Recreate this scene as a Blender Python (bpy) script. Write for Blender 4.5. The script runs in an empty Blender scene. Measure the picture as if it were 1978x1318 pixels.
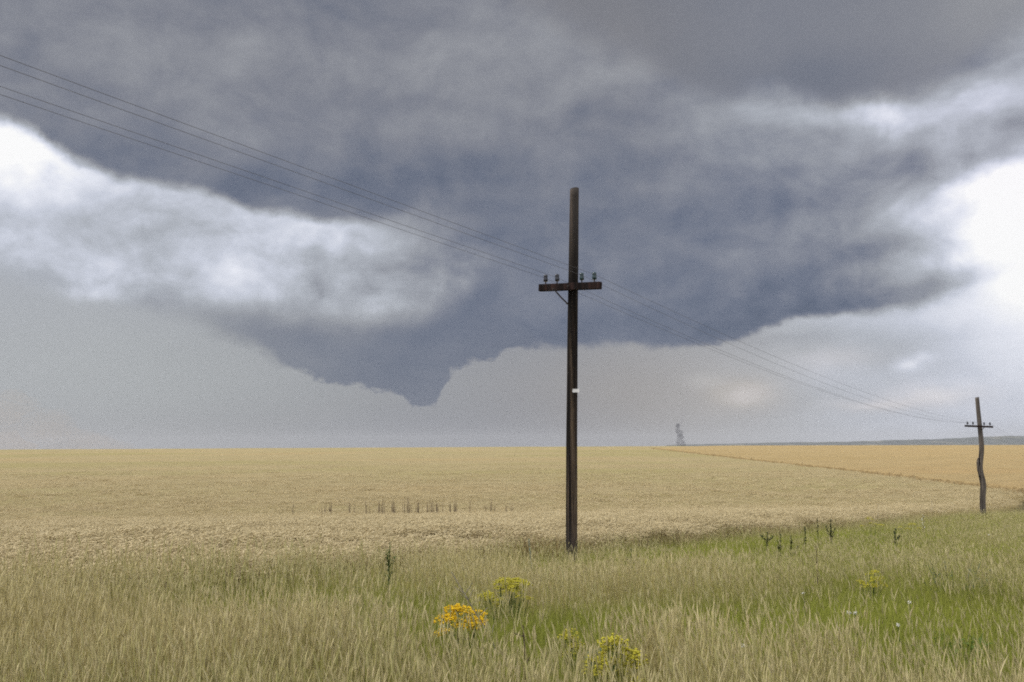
import bpy, bmesh, math, random
import numpy as np
from mathutils import Vector, Matrix

sc = bpy.context.scene
col = sc.collection
R = math.radians

# ------------------------------------------------------------------ camera
EYE = 2.19                      # metres above the foot of the near pole
PITCH, ROLL = 6.05, -0.22
FPX, CX, CY = 1923.0, 989.0, 659.0
cam_data = bpy.data.cameras.new('camera')
cam_data.lens = 35.0
cam_data.sensor_width = 36.0
cam_data.clip_start = 0.05
cam_data.clip_end = 60000
cam = bpy.data.objects.new('camera', cam_data)
col.objects.link(cam)
CAM_R = Matrix.Rotation(R(90 + PITCH), 3, 'X') @ Matrix.Rotation(R(ROLL), 3, 'Z')
cam.matrix_world = Matrix.Translation((0, 0, EYE)) @ CAM_R.to_4x4()
sc.camera = cam


def ray(px, py):
    """direction in which a surveyed photo pixel lies"""
    return (CAM_R @ Vector(((px - CX) / FPX, -(py - CY) / FPX, -1.0))).normalized()


def azel(px, py):
    d = ray(px, py)
    return math.degrees(math.atan2(d.x, d.y)), math.degrees(math.asin(d.z))


# ------------------------------------------------------------------ exposure
sc.view_settings.view_transform = 'Standard'
sc.view_settings.look = 'None'
sc.view_settings.exposure = 0.0
sc.view_settings.gamma = 1.0
sc.view_settings.use_curve_mapping = False
sc.cycles.use_denoising = False
sc.cycles.max_bounces = 5
sc.cycles.diffuse_bounces = 2
sc.cycles.transmission_bounces = 3
sc.cycles.volume_bounces = 0
sc.cycles.filter_width = 1.9
sc.cycles.sample_clamp_indirect = 2.0
sc.cycles.sample_clamp_direct = 6.0
sc.cycles.use_adaptive_sampling = True
sc.cycles.adaptive_threshold = 0.015
sc.cycles.adaptive_min_samples = 16

# ------------------------------------------------------------------ sun (weak, spread by cloud, from the left behind the camera)
SUN_EL, SUN_AZ = 48.0, -92.0          # azimuth clockwise from +Y
sun_data = bpy.data.lights.new('sun', 'SUN')
sun_data.energy = 2.8
sun_data.angle = R(12)
sun_data.color = (1.0, 0.95, 0.87)
sun = bpy.data.objects.new('sun', sun_data)
col.objects.link(sun)
sd = Vector((math.sin(R(SUN_AZ)) * math.cos(R(SUN_EL)), math.cos(R(SUN_AZ)) * math.cos(R(SUN_EL)), math.sin(R(SUN_EL))))
sun.rotation_euler = sd.to_track_quat('Z', 'Y').to_euler()

# ------------------------------------------------------------------ world: storm sky as a function of direction
world = bpy.data.worlds.new('World')
sc.world = world
world.use_nodes = True
wt = world.node_tree
wt.nodes.clear()


class G:
    """tiny expression builder over shader nodes"""
    def __init__(self, tree, sock):
        self.t, self.s = tree, sock

    def _m(self, op, *a, clamp=False):
        n = self.t.nodes.new('ShaderNodeMath')
        n.operation = op
        n.use_clamp = clamp
        for i, v in enumerate(a):
            if isinstance(v, G):
                self.t.links.new(v.s, n.inputs[i])
            else:
                n.inputs[i].default_value = v
        return G(self.t, n.outputs[0])

    def __add__(self, o): return self._m('ADD', self, o)
    __radd__ = __add__
    def __sub__(self, o): return self._m('SUBTRACT', self, o)
    def __rsub__(self, o): return self._m('SUBTRACT', o, self)
    def __mul__(self, o): return self._m('MULTIPLY', self, o)
    __rmul__ = __mul__
    def __truediv__(self, o): return self._m('DIVIDE', self, o)
    def mad(self, a, b): return self._m('MULTIPLY_ADD', self, a, b)
    def pow(self, a): return self._m('POWER', self, a)
    def exp(self): return self._m('EXPONENT', self)
    def clamp(self): return self._m('ADD', self, 0.0, clamp=True)

    def step(self, lo, hi, a=0.0, b=1.0):
        n = self.t.nodes.new('ShaderNodeMapRange')
        n.interpolation_type = 'SMOOTHSTEP'
        for i, v in enumerate((self, lo, hi, a, b)):
            if isinstance(v, G):
                self.t.links.new(v.s, n.inputs[i])
            else:
                n.inputs[i].default_value = v
        return G(self.t, n.outputs[0])

    def lin(self, lo, hi, a=0.0, b=1.0):
        n = self.t.nodes.new('ShaderNodeMapRange')
        for i, v in enumerate((self, lo, hi, a, b)):
            if isinstance(v, G):
                self.t.links.new(v.s, n.inputs[i])
            else:
                n.inputs[i].default_value = v
        return G(self.t, n.outputs[0])


def mix(a, b, f):
    return f.mad(b - a, a) if isinstance(a, G) or isinstance(b, G) else f.mad(b - a, a)


def srgb(c):
    return tuple((v / 255 / 12.92) if v / 255 <= 0.04045 else ((v / 255 + 0.055) / 1.055) ** 2.4 for v in c)


def w_noise(vec, scale, detail=4.0, rough=0.55, off=(0, 0, 0), stretch=(1, 1, 1), color=False, kind='FBM', dist=0.0):
    mp = wt.nodes.new('ShaderNodeMapping')
    mp.inputs['Location'].default_value = off
    mp.inputs['Scale'].default_value = stretch
    wt.links.new(vec, mp.inputs['Vector'])
    n = wt.nodes.new('ShaderNodeTexNoise')
    n.noise_type = kind
    n.inputs['Scale'].default_value = scale
    n.inputs['Detail'].default_value = detail
    n.inputs['Roughness'].default_value = rough
    n.inputs['Distortion'].default_value = dist
    wt.links.new(mp.outputs[0], n.inputs['Vector'])
    return n.outputs['Color'] if color else G(wt, n.outputs['Fac'])


tc = wt.nodes.new('ShaderNodeTexCoord')
DIR = tc.outputs['Generated']
sx = wt.nodes.new('ShaderNodeSeparateXYZ')
wt.links.new(DIR, sx.inputs[0])
dx, dy, dz = (G(wt, sx.outputs[i]) for i in range(3))
DEG = 180 / math.pi
az0 = dx._m('ARCTAN2', dx, dy) * DEG
el0 = dx._m('ARCSINE', dz) * DEG

# warps, coarse and fine, give the cloud edges their billows
wa = wt.nodes.new('ShaderNodeSeparateXYZ')
wt.links.new(w_noise(DIR, 9.0, 3.0, 0.5, (3, 1, 7), color=True), wa.inputs[0])
wb = wt.nodes.new('ShaderNodeSeparateXYZ')
wt.links.new(w_noise(DIR, 30.0, 5.0, 0.62, (8, 2, 5), color=True), wb.inputs[0])
ax_c, ax_e = G(wt, wa.outputs[0]) - 0.5, G(wt, wa.outputs[1]) - 0.5
bx_c, bx_e = G(wt, wb.outputs[0]) - 0.5, G(wt, wb.outputs[1]) - 0.5
az = az0 + ax_c * 2.6 + bx_c * 1.3
el = el0 + ax_e * 1.9 + bx_e * 0.9
azs = az0 + bx_c * 1.1        # lightly warped, for edges that must stay put
els = el0 + bx_e * 0.75
azm = az0 + ax_c * 1.2 + bx_c * 1.5
elm = el0 + ax_e * 0.8 + bx_e * 1.1

AZ_LO, AZ_HI, EL_LO, EL_HI = -45.0, 45.0, -5.0, 40.0


def edge(a, pts):
    """elevation of a cloud edge as a curve over azimuth; pts are surveyed pixels"""
    n = wt.nodes.new('ShaderNodeFloatCurve')
    cm = n.mapping
    cm.use_clip = False
    c = cm.curves[0]
    P = []
    for px, py in pts:
        A, E = azel(px, py)
        P.append(((A - AZ_LO) / (AZ_HI - AZ_LO), (E - EL_LO) / (EL_HI - EL_LO)))
    P.sort()
    while len(c.points) < len(P):
        c.points.new(0.5, 0.5)
    for q, (x, y) in zip(c.points, P):
        q.location = (x, y)
        q.handle_type = 'AUTO_CLAMPED'
    cm.extend = 'HORIZONTAL'
    cm.update()
    t = a.lin(AZ_LO, AZ_HI)
    wt.links.new(t.s, n.inputs['Value'])
    return G(wt, n.outputs[0]) * (EL_HI - EL_LO) + EL_LO


def along(a, pts, lo=0.0, hi=1.0):
    """scalar over azimuth: pts = (pixel x, value)"""
    n = wt.nodes.new('ShaderNodeFloatCurve')
    cm = n.mapping
    cm.use_clip = False
    c = cm.curves[0]
    P = sorted(((azel(px, 600)[0] - AZ_LO) / (AZ_HI - AZ_LO), (v - lo) / (hi - lo)) for px, v in pts)
    while len(c.points) < len(P):
        c.points.new(0.5, 0.5)
    for q, (x, y) in zip(c.points, P):
        q.location = (x, y)
        q.handle_type = 'AUTO_CLAMPED'
    cm.extend = 'HORIZONTAL'
    cm.update()
    wt.links.new(a.lin(AZ_LO, AZ_HI).s, n.inputs['Value'])
    return G(wt, n.outputs[0]) * (hi - lo) + lo


def vec(a, e):
    n = wt.nodes.new('ShaderNodeCombineXYZ')
    wt.links.new(a.s, n.inputs[0])
    wt.links.new(e.s, n.inputs[1])
    return n.outputs[0]


V0, V1, VS, VM = vec(az0, el0), vec(az, el), vec(azs, els), vec(azm, elm)


def puff(px, py, sxp, syp, amp, v=None, rot=0.0):
    """soft bright or dark swelling of the cloud, sizes in surveyed pixels, rot in degrees (positive = falls to the right)"""
    A, E = azel(px, py)
    k = math.degrees(1 / FPX)
    v = V1 if v is None else v
    if rot:
        n = wt.nodes.new('ShaderNodeMapping')
        n.vector_type = 'TEXTURE'
        n.inputs['Location'].default_value = (A, E, 0)
        n.inputs['Rotation'].default_value = (0, 0, R(-rot))
        n.inputs['Scale'].default_value = (sxp * k, syp * k, 1)
        wt.links.new(v, n.inputs[0])
    else:
        n = wt.nodes.new('ShaderNodeVectorMath')
        n.operation = 'MULTIPLY_ADD'
        i_, j_ = 1 / (sxp * k), 1 / (syp * k)
        n.inputs[1].default_value = (i_, j_, 0)
        n.inputs[2].default_value = (-A * i_, -E * j_, 0)
        wt.links.new(v, n.inputs[0])
    d = wt.nodes.new('ShaderNodeVectorMath')
    d.operation = 'DOT_PRODUCT'
    wt.links.new(n.outputs[0], d.inputs[0])
    wt.links.new(n.outputs[0], d.inputs[1])
    r2 = G(wt, d.outputs['Value'])
    return (r2._m('POWER', 0.60653, r2), amp)


def total(items):
    t = None
    for i in items:
        if isinstance(i, tuple):
            t = i[0] * i[1] if t is None else i[0].mad(i[1], t)
        else:
            t = i if t is None else t + i
    return t


# noise fields
n_big = w_noise(DIR, 6.0, 3.0, 0.5, (1, 4, 2), (1, 1, 1.8)) - 0.5
n_mid = w_noise(DIR, 15.0, 5.0, 0.58, (5, 0, 9), (1, 1, 1.6), dist=0.5) - 0.5
n_fine = w_noise(DIR, 45.0, 4.0, 0.6, (2, 7, 1), (1, 1, 1.5)) - 0.5
n_streak = w_noise(DIR, 9.0, 4.0, 0.55, (6, 3, 3), (1, 1, 5.0)) - 0.5
# relief: the same noise sampled a little higher, so that heads catch light from above
n_r0 = w_noise(DIR, 13.0, 4.0, 0.55, (4, 4, 1), (1, 1, 1.35), dist=0.35)
n_r1 = w_noise(DIR, 13.0, 4.0, 0.55, (3.985, 4.0, 1.024), (1, 1, 1.35), dist=0.35)
relief = n_r0 - n_r1

# --- lowest sky: rain shafts and far cloud
T = along(az0, [(0, .68), (250, .672), (500, .645), (800, .60), (1000, .585), (1200, .605), (1400, .665), (1600, .74), (1800, .78), (1978, .81)])
T = total([T,
    puff(400, 850, 330, 45, -.045, V0), puff(950, 850, 260, 50, -.03, V0),
    puff(1440, 765, 32, 15, .10, VS), puff(1360, 738, 26, 10, .04, VS), puff(1620, 690, 60, 16, .06, VS),
    puff(1800, 763, 50, 11, .07, VS), puff(1690, 780, 50, 6, .05, VS), puff(1755, 706, 16, 7, .13, VS), puff(1780, 690, 14, 6, .08, VS),
    puff(1580, 770, 90, 16, -.035, VS), puff(1690, 672, 110, 24, -.08), puff(1880, 640, 110, 26, -.05), puff(1500, 655, 90, 12, -.04, VS),
    puff(1840, 700, 90, 16, -.03), n_mid * az0.lin(8, 20, .015, .10), n_streak * az0.lin(8, 24, .012, .09)])

# --- bright cumulus at the left
lowB = edge(azs, [(-400, 500), (0, 545), (130, 580), (250, 595), (380, 612), (470, 636), (560, 650), (700, 655), (820, 650), (950, 620), (1100, 560), (1250, 560)])
mB = (elm - lowB).step(-0.5, along(az0, [(0, 1.6), (200, .9), (400, 1.6), (550, 2.6), (800, 3.0), (1000, 2.6)], 0, 4))
mB = mB * along(az0, [(600, 1), (880, 1), (980, .7), (1100, 0), (1300, 0)])
TB = total([
    along(az0, [(0, .765), (250, .735), (600, .722), (720, .695), (800, .64), (870, .58), (950, .515), (1050, .47)]), n_mid * .15, n_fine * .085, relief * .40,
    puff(5, 262, 70, 46, .27), puff(60, 330, 150, 50, .07), puff(260, 360, 160, 45, .07), puff(130, 430, 150, 40, -.05),
    puff(330, 480, 120, 40, .05), puff(600, 440, 120, 35, .07), puff(648, 478, 12, 26, .09, VS, 30), puff(590, 520, 60, 40, .02),
    puff(470, 555, 60, 35, .07), puff(310, 545, 60, 35, -.06), puff(205, 575, 50, 10, .10, VS, 8), puff(60, 500, 80, 40, .02), puff(100, 545, 90, 14, -.06, VS, 6),
    puff(700, 560, 60, 25, .03), puff(735, 605, 45, 28, .09), puff(600, 550, 60, 16, -.06), puff(430, 605, 40, 20, .05), puff(680, 520, 90, 18, -.03), puff(350, 420, 90, 25, -.04),
    puff(640, 650, 160, 26, -.14), puff(400, 640, 130, 26, -.12)])
T = mix(T, TB, mB)

# --- slate wall cloud with its lowering
lowC = edge(azs, [(-300, 480), (0, 520), (150, 560), (280, 590), (400, 640), (520, 695), (600, 728), (660, 748), (735, 752), (775, 764), (795, 782), (815, 792), (838, 786), (858, 760), (872, 722), (885, 706), (930, 698), (975, 684), (1000, 672), (1090, 668),
                   (1200, 664), (1280, 672), (1360, 666), (1430, 652), (1520, 620), (1600, 606), (1700, 598), (1800, 580), (1900, 548), (1978, 515), (2300, 430)])
topC = edge(azm, [(0, 545), (200, 580), (330, 590), (450, 606), (560, 632), (680, 646), (760, 634), (850, 600), (930, 550), (1000, 500), (1200, 450), (2200, 400)])
soft = along(az0, [(0, 2.0), (350, 1.7), (520, .9), (620, .3), (980, .25), (1100, .45), (1500, .5), (1978, 1.0)], 0, 4)
fringe = n_fine * along(az0, [(300, .9), (700, 1.7), (1000, 1.4), (1500, 1.2)], 0, 2)
mC = (els + fringe - lowC).step(soft * -0.4, soft) * (elm - topC).step(-1.1, 1.5, 1.0, 0.0)
mC = mC * along(az0, [(0, .05), (150, .15), (330, .55), (470, .9), (600, 1), (2000, 1)])
TC = total([along(az0, [(300, .56), (480, .51), (650, .465), (800, .445), (1000, .45), (1400, .465), (1700, .50), (1978, .6)]),
            n_mid * .08, n_fine * .05, puff(760, 668, 90, 14, .025), puff(640, 690, 50, 20, .02), puff(820, 740, 50, 40, .012), puff(560, 680, 80, 16, .02, VS, 24)])
T = mix(T, TC, mC)

# --- the dark deck overhead and its central mass
lowD = edge(azs, [(-500, 60), (-250, 150), (-80, 205), (0, 232), (50, 250), (110, 290), (200, 335), (300, 355), (400, 370), (450, 385), (480, 405), (560, 415), (620, 425), (700, 430), (780, 432), (860, 446), (930, 490), (980, 570), (1020, 640), (1050, 664), (1090, 668),
                   (1200, 664), (1280, 672), (1360, 666), (1430, 652), (1520, 620), (1600, 606), (1700, 598), (1800, 580), (1900, 548), (1978, 515), (2300, 430)])
softD = along(az0, [(0, .9), (300, .75), (640, .7), (730, 1.2), (800, 3.0), (880, 4.8), (970, 4.0), (1070, .7), (1400, .5), (1700, .9), (1850, 1.6), (1978, 2.6)], 0, 5)
mD = (els + n_fine * .55 - lowD).step(softD * -0.6, softD * 0.65)
TD = total([
    el0.lin(3.0, 22.0, .455, .522), n_big * .05, n_mid * .085, n_fine * .045, relief * .17,
    puff(150, 120, 260, 120, .012), puff(700, 20, 120, 40, -.04), puff(320, 150, 60, 50, .05), puff(430, 200, 110, 70, .02),
    puff(980, 90, 170, 60, .06), puff(820, 190, 160, 60, .025), puff(1230, 140, 90, 30, .025), puff(830, 350, 120, 50, -.045), puff(620, 390, 200, 35, -.035), puff(250, 300, 160, 30, -.025),
    puff(640, 300, 120, 50, .012), puff(1180, 400, 160, 120, -.015), puff(1060, 300, 40, 30, .025), puff(1400, 480, 80, 50, .03), puff(1320, 610, 140, 30, -.02),
    puff(1480, 560, 90, 30, -.015), puff(1180, 620, 160, 40, -.012), puff(1000, 590, 80, 40, .02),
    # the lit cloud side on the right
    puff(1560, 260, 190, 60, .10), puff(1690, 226, 62, 16, .20, VM, 8), puff(1560, 235, 40, 18, .06, VM), puff(1490, 215, 60, 14, .08, VM, 12), puff(1730, 250, 14, 24, .07, VS), puff(1880, 210, 90, 40, .14), puff(1800, 180, 80, 26, .04),
    puff(1985, 130, 60, 60, .14), puff(1600, 345, 260, 26, -.04, V1, -8), puff(1820, 290, 110, 36, .03), puff(1950, 290, 60, 26, .03),
    puff(2010, 400, 110, 60, .40), puff(1900, 352, 70, 16, .16, VM, -12), puff(1840, 400, 120, 20, .14, VM, -16), puff(1800, 470, 90, 14, .07, VM, -16), puff(1975, 510, 80, 46, .16), puff(1790, 520, 110, 12, .06, VM, -16), puff(1660, 585, 150, 22, -.03, VM, -12),
    puff(1850, 430, 170, 80, .07), puff(1840, 520, 90, 30, .05), puff(1660, 500, 170, 16, -.045, VM, -16), puff(1750, 440, 120, 14, -.04, VM, -18), n_streak * azs.lin(6, 24, .03, .12), relief * azs.lin(8, 24, 0.0, .22)])
T = mix(T, TD, mD)

# --- the brownish lobe in the upper right corner
lowE = edge(azs, [(760, -220), (860, -70), (960, 5), (1050, 60), (1150, 112), (1260, 142), (1330, 178), (1410, 192), (1480, 172), (1560, 192), (1620, 206), (1690, 194), (1760, 186), (1850, 152), (1930, 112), (2010, 70), (2200, -20)])
mE = (els + n_fine * .5 + n_mid * 1.6 - lowE).step(-0.6, along(az0, [(900, 3.6), (1200, 2.6), (1450, 1.0), (1750, 1.1), (1978, 2.6)], 0, 4))
TE = total([n_mid * .05 + .503, puff(1580, 165, 90, 40, -.03), puff(1150, 70, 90, 40, .01), puff(1960, 20, 140, 90, .07), puff(1500, 40, 180, 60, .015)])
T = mix(T, TE, mE)

# white opening at the right edge
T = total([T, puff(2040, 480, 120, 110, .20, VM), puff(1980, 610, 130, 60, .08), puff(1950, 500, 50, 60, .05)])

ramp = wt.nodes.new('ShaderNodeValToRGB')
cr = ramp.color_ramp
stops = [(0.0, (60, 64, 76)), (.40, (90, 100, 121)), (.45, (104, 112, 131)), (.52, (125, 130, 144)), (.60, (149, 153, 162)), (.70, (175, 180, 189)),
         (.80, (203, 208, 221)), (.90, (231, 234, 244)), (1.0, (255, 255, 255))]
cr.elements[0].position, cr.elements[0].color = stops[0][0], (*srgb(stops[0][1]), 1)
cr.elements[1].position, cr.elements[1].color = stops[-1][0], (*srgb(stops[-1][1]), 1)
for p_, c_ in stops[1:-1]:
    e_ = cr.elements.new(p_)
    e_.color = (*srgb(c_), 1)
wt.links.new(T.s, ramp.inputs[0])


def tint(colsock, fac, rgb):
    n = wt.nodes.new('ShaderNodeMix')
    n.data_type = 'RGBA'
    n.blend_type = 'MULTIPLY'
    wt.links.new(fac.s, n.inputs[0])
    wt.links.new(colsock, n.inputs[6])
    n.inputs[7].default_value = (*rgb, 1)
    return n.outputs[2]


C = ramp.outputs[0]
# thin cloud overhead is neutral to brownish, the far mass stays slate blue
C = tint(C, ((el0 + n_mid * 6.0).step(8.0, 22.0) * (1.0 - T.step(.5, .75)) * az0.step(6.0, 15.0, 1.0, 0.0)).clamp(), (1.02, .985, .93))
C = tint(C, (mE * .8).clamp(), (1.03, .985, .905))
C = tint(C, (el0.step(5.0, 13.0, 1.0, 0.0) * az0.step(10.0, 20.0, .8, 0.0) * (1.0 - mD) * (1.0 - mC) * (1.0 - mB)).clamp(), (1.03, 1.0, .95))
# dusty pink light low in the middle, brown dust low at the left, grey-green rain shaft
C = tint(C, (total([puff(1240, 770, 190, 80, .75, V0), puff(1440, 762, 45, 22, .8, VS), puff(1800, 763, 60, 14, .5, VS), puff(1700, 782, 60, 8, .6, VS), puff(1620, 690, 60, 16, .4, VS)]) * (1.0 - mD)).clamp(), (1.07, .97, .86))
C = tint(C, (total([puff(300, 740, 330, 110, .8, V0)]) * (1.0 - mB) * (1.0 - mD)).clamp(), (.985, 1.0, .955))
C = tint(C, total([puff(1980, 250, 200, 90, .5, V0)]).clamp(), (1.0, .97, 1.02))

# clear-sky light filling the gaps between the clouds
sky = wt.nodes.new('ShaderNodeTexSky')
sky.sky_type = 'NISHITA'
sky.sun_disc = False
sky.sun_elevation = R(SUN_EL)
sky.sun_rotation = R(SUN_AZ)


def background(sock, strength):
    n = wt.nodes.new('ShaderNodeBackground')
    n.inputs['Strength'].default_value = strength
    if sock is not None:
        wt.links.new(sock, n.inputs['Color'])
    return n


def mix_shader(fac, a, b):
    n = wt.nodes.new('ShaderNodeMixShader')
    if isinstance(fac, G):
        wt.links.new(fac.s, n.inputs[0])
    else:
        n.inputs[0].default_value = fac
    wt.links.new(a.outputs[0], n.inputs[1])
    wt.links.new(b.outputs[0], n.inputs[2])
    return n


# away from the storm the deck goes on, and thins to bright overcast behind the camera
n_over = w_noise(DIR, 5.0, 4.0, 0.55, (1, 4, 2), (1, 1, 1.6)) - 0.5
back = (dy * -1.0 + n_over * .3).step(-0.80, 0.35)
over = wt.nodes.new('ShaderNodeMix')
over.data_type = 'RGBA'
wt.links.new(back.s, over.inputs[0])
over.inputs[6].default_value = (*srgb((128, 128, 137)), 1)
over.inputs[7].default_value = (1.40, 1.42, 1.46, 1)
bg_over = background(over.outputs[2], 1.0)
bg_storm = background(C, 1.0)
front = dy.step(0.66, 0.80)               # wider than the view on every side
front = front * el0.step(33.0, 46.0, 1.0, 0.0) * el0.step(-6.0, -2.0)
clouds = mix_shader(front, bg_over, bg_storm)
final = mix_shader(0.97, background(sky.outputs[0], 0.08), clouds)   # nearly full cover
wo = wt.nodes.new('ShaderNodeOutputWorld')
wt.links.new(final.outputs[0], wo.inputs['Surface'])
world.cycles.sampling_method = 'MANUAL'
world.cycles.sample_map_resolution = 512

# ================================================================== helpers
rng = np.random.default_rng(11)
random.seed(5)


def mat(name):
    m = bpy.data.materials.new(name)
    m.use_nodes = True
    nt = m.node_tree
    nt.nodes.clear()
    return m, nt


class N:
    """material node helper"""
    def __init__(self, nt):
        self.nt = nt

    def new(self, kind, **kw):
        n = self.nt.nodes.new(kind)
        for k, v in kw.items():
            setattr(n, k, v)
        return n

    def link(self, a, b):
        self.nt.links.new(a, b)

    def noise(self, vec_, scale, detail=4, rough=.55, stretch=(1, 1, 1), dist=0):
        mp = self.new('ShaderNodeMapping')
        mp.inputs['Scale'].default_value = stretch
        self.link(vec_, mp.inputs[0])
        n = self.new('ShaderNodeTexNoise')
        n.inputs['Scale'].default_value = scale
        n.inputs['Detail'].default_value = detail
        n.inputs['Roughness'].default_value = rough
        n.inputs['Distortion'].default_value = dist
        self.link(mp.outputs[0], n.inputs['Vector'])
        return n.outputs['Fac']

    def ramp(self, fac, stops):
        n = self.new('ShaderNodeValToRGB')
        cr_ = n.color_ramp
        for i, (p, c) in enumerate(stops):
            e = cr_.elements[i] if i < 2 else cr_.elements.new(p)
            e.position = p
            e.color = (*c, 1)
        self.link(fac, n.inputs[0])
        return n.outputs[0]

    def mix(self, a, b, fac, mode='MIX'):
        n = self.new('ShaderNodeMix', data_type='RGBA', blend_type=mode)
        for i, v in ((0, fac), (6, a), (7, b)):
            if isinstance(v, (int, float)):
                n.inputs[i].default_value = v
            elif isinstance(v, tuple):
                n.inputs[i].default_value = (*v, 1)
            else:
                self.link(v, n.inputs[i])
        return n.outputs[2]

    def math(self, op, a, b=0.0, c=0.0):
        n = self.new('ShaderNodeMath', operation=op)
        for i, v in enumerate((a, b, c)):
            if isinstance(v, (int, float)):
                n.inputs[i].default_value = v
            else:
                self.link(v, n.inputs[i])
        return n.outputs[0]

    def bump(self, h, strength, dist):
        n = self.new('ShaderNodeBump')
        n.inputs['Strength'].default_value = strength
        n.inputs['Distance'].default_value = dist
        self.link(h, n.inputs['Height'])
        return n.outputs[0]

    def principled(self, color, rough=.8, normal=None, spec=.3, **kw):
        p = self.new('ShaderNodeBsdfPrincipled')
        if isinstance(color, tuple):
            p.inputs['Base Color'].default_value = (*color, 1)
        else:
            self.link(color, p.inputs['Base Color'])
        p.inputs['Roughness'].default_value = rough
        p.inputs['Specular IOR Level'].default_value = spec
        if normal is not None:
            self.link(normal, p.inputs['Normal'])
        for k, v in kw.items():
            p.inputs[k].default_value = v
        o = self.new('ShaderNodeOutputMaterial')
        self.link(p.outputs[0], o.inputs['Surface'])
        return p


def mesh_obj(name, verts, faces, material=None, parent=None, smooth=False):
    me = bpy.data.meshes.new(name)
    me.from_pydata([tuple(v) for v in verts], [], faces)
    if material is not None:
        me.materials.append(material)
    if smooth:
        me.polygons.foreach_set('use_smooth', [True] * len(me.polygons))
    me.update()
    o = bpy.data.objects.new(name, me)
    col.objects.link(o)
    if parent is not None:
        o.parent = parent
    return o


def tag(o, label=None, cat=None, group=None, kind=None):
    for k, v in (('label', label), ('category', cat), ('group', group), ('kind', kind)):
        if v:
            o[k] = v
    return o


def empty(name, loc):
    o = bpy.data.objects.new(name, None)
    o.empty_display_size = 0.2
    o.location = loc
    col.objects.link(o)
    return o


# ================================================================== terrain
def cam_depth(px, py, depth):
    d = ray(px, py)
    return Vector((0, 0, EYE)) + d * (depth / d.y)


_d1 = ray(1104.5, 1112)
P1 = Vector((0, 0, EYE)) + _d1 * (-EYE / _d1.z)          # foot of the near pole, z = 0
P2 = cam_depth(1898, 1004, P1.y * 3.17)                   # foot of the second pole
LDIR = Vector((P2.x - P1.x, P2.y - P1.y)).normalized()    # the line runs away to the right
LNRM = Vector((-LDIR.y, LDIR.x))                          # towards the wheat
SPAN = math.hypot(P2.x - P1.x, P2.y - P1.y)
SLOPE = -P2.z / ((P2.y - P1.y) - 0.2 * (P2.x - P1.x))


def sq(x, y):
    return (x - P1.x) * LDIR.x + (y - P1.y) * LDIR.y, (x - P1.x) * LNRM.x + (y - P1.y) * LNRM.y


def xy(s, q):
    return P1.x + s * LDIR.x + q * LNRM.x, P1.y + s * LDIR.y + q * LNRM.y


def smin(a, b, k):
    h_ = np.clip(.5 + .5 * (b - a) / k, 0, 1)
    return b * (1 - h_) + a * h_ - k * h_ * (1 - h_)


def ground_h(x, y):
    x = np.asarray(x, float)
    y = np.asarray(y, float)
    d = (y - P1.y) - 0.2 * (x - P1.x)
    dd = -smin(-d, (-d - 5) * .35 + 5, 4.0)
    z_near = -SLOPE * dd
    z_far = -SLOPE * 50 + .0127 * (d - 50) + .35 * np.sin(x * .011 + 1.0) * np.clip((d - 80) / 200, 0, 1)
    z_crest = 1.55 - .012 * (d - 385)
    z = -smin(-z_near, -smin(z_far, z_crest, 1.2), .35)
    z = np.maximum(z, -16.0)
    near = np.exp(-((x - 0) ** 2 + (y - 14) ** 2) / 900.0)
    z = z + near * (.05 * np.sin(x * .9 + .4) * np.cos(y * .7) + .03 * np.sin(x * 2.1 - y * 1.3))
    # the pole feet stand exactly on the slope
    return z


def surf_hit(px, py, H=0.0, lo=4.0, hi=900.0):
    """point of the ground whose spot H metres above it lies in the direction of a surveyed pixel"""
    d = ray(px, py)
    t = lo
    prev = lo
    while t < hi:
        p = Vector((0, 0, EYE)) + d * t
        if p.z <= float(ground_h(p.x, p.y)) + H:
            a, b = prev, t
            for _ in range(30):
                m = .5 * (a + b)
                p = Vector((0, 0, EYE)) + d * m
                if p.z <= float(ground_h(p.x, p.y)) + H:
                    b = m
                else:
                    a = m
            p = Vector((0, 0, EYE)) + d * b
            return Vector((p.x, p.y, float(ground_h(p.x, p.y))))
        prev = t
        t *= 1.01
    p = Vector((0, 0, EYE)) + d * hi
    return Vector((p.x, p.y, float(ground_h(p.x, p.y))))


def grid_mesh(name, X, Y, Z, material, skip=None):
    r, c = X.shape
    verts = np.stack([X, Y, Z], -1).reshape(-1, 3)
    I = np.arange(r * c).reshape(r, c)
    F = np.stack([I[:-1, :-1], I[:-1, 1:], I[1:, 1:], I[1:, :-1]], -1).reshape(-1, 4)
    return mesh_obj(name, verts, F.tolist(), material, smooth=True)


# --- soil
m_soil, nt = mat('soil_and_thatch')
k = N(nt)
geo = k.new('ShaderNodeNewGeometry').outputs['Position']
c_ = k.ramp(k.noise(geo, 3.0, 6, .65), [(.3, (.055, .045, .022)), (.5, (.10, .085, .04)), (.7, (.17, .14, .075))])
k.principled(c_, .95, k.bump(k.noise(geo, 14, 5, .7), .7, .05), .1)

yy = np.concatenate([np.linspace(-30, 40, 141), 40 + np.geomspace(1, 14000, 90)])
xx = np.sinh(np.linspace(-8.7, 8.7, 201)) * 4.4
X, Y = np.meshgrid(xx, yy)
ground = tag(grid_mesh('ground', X, Y, ground_h(X, Y), m_soil), 'dark soil and thatch under the grass and crops', 'ground', kind='structure')


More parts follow.
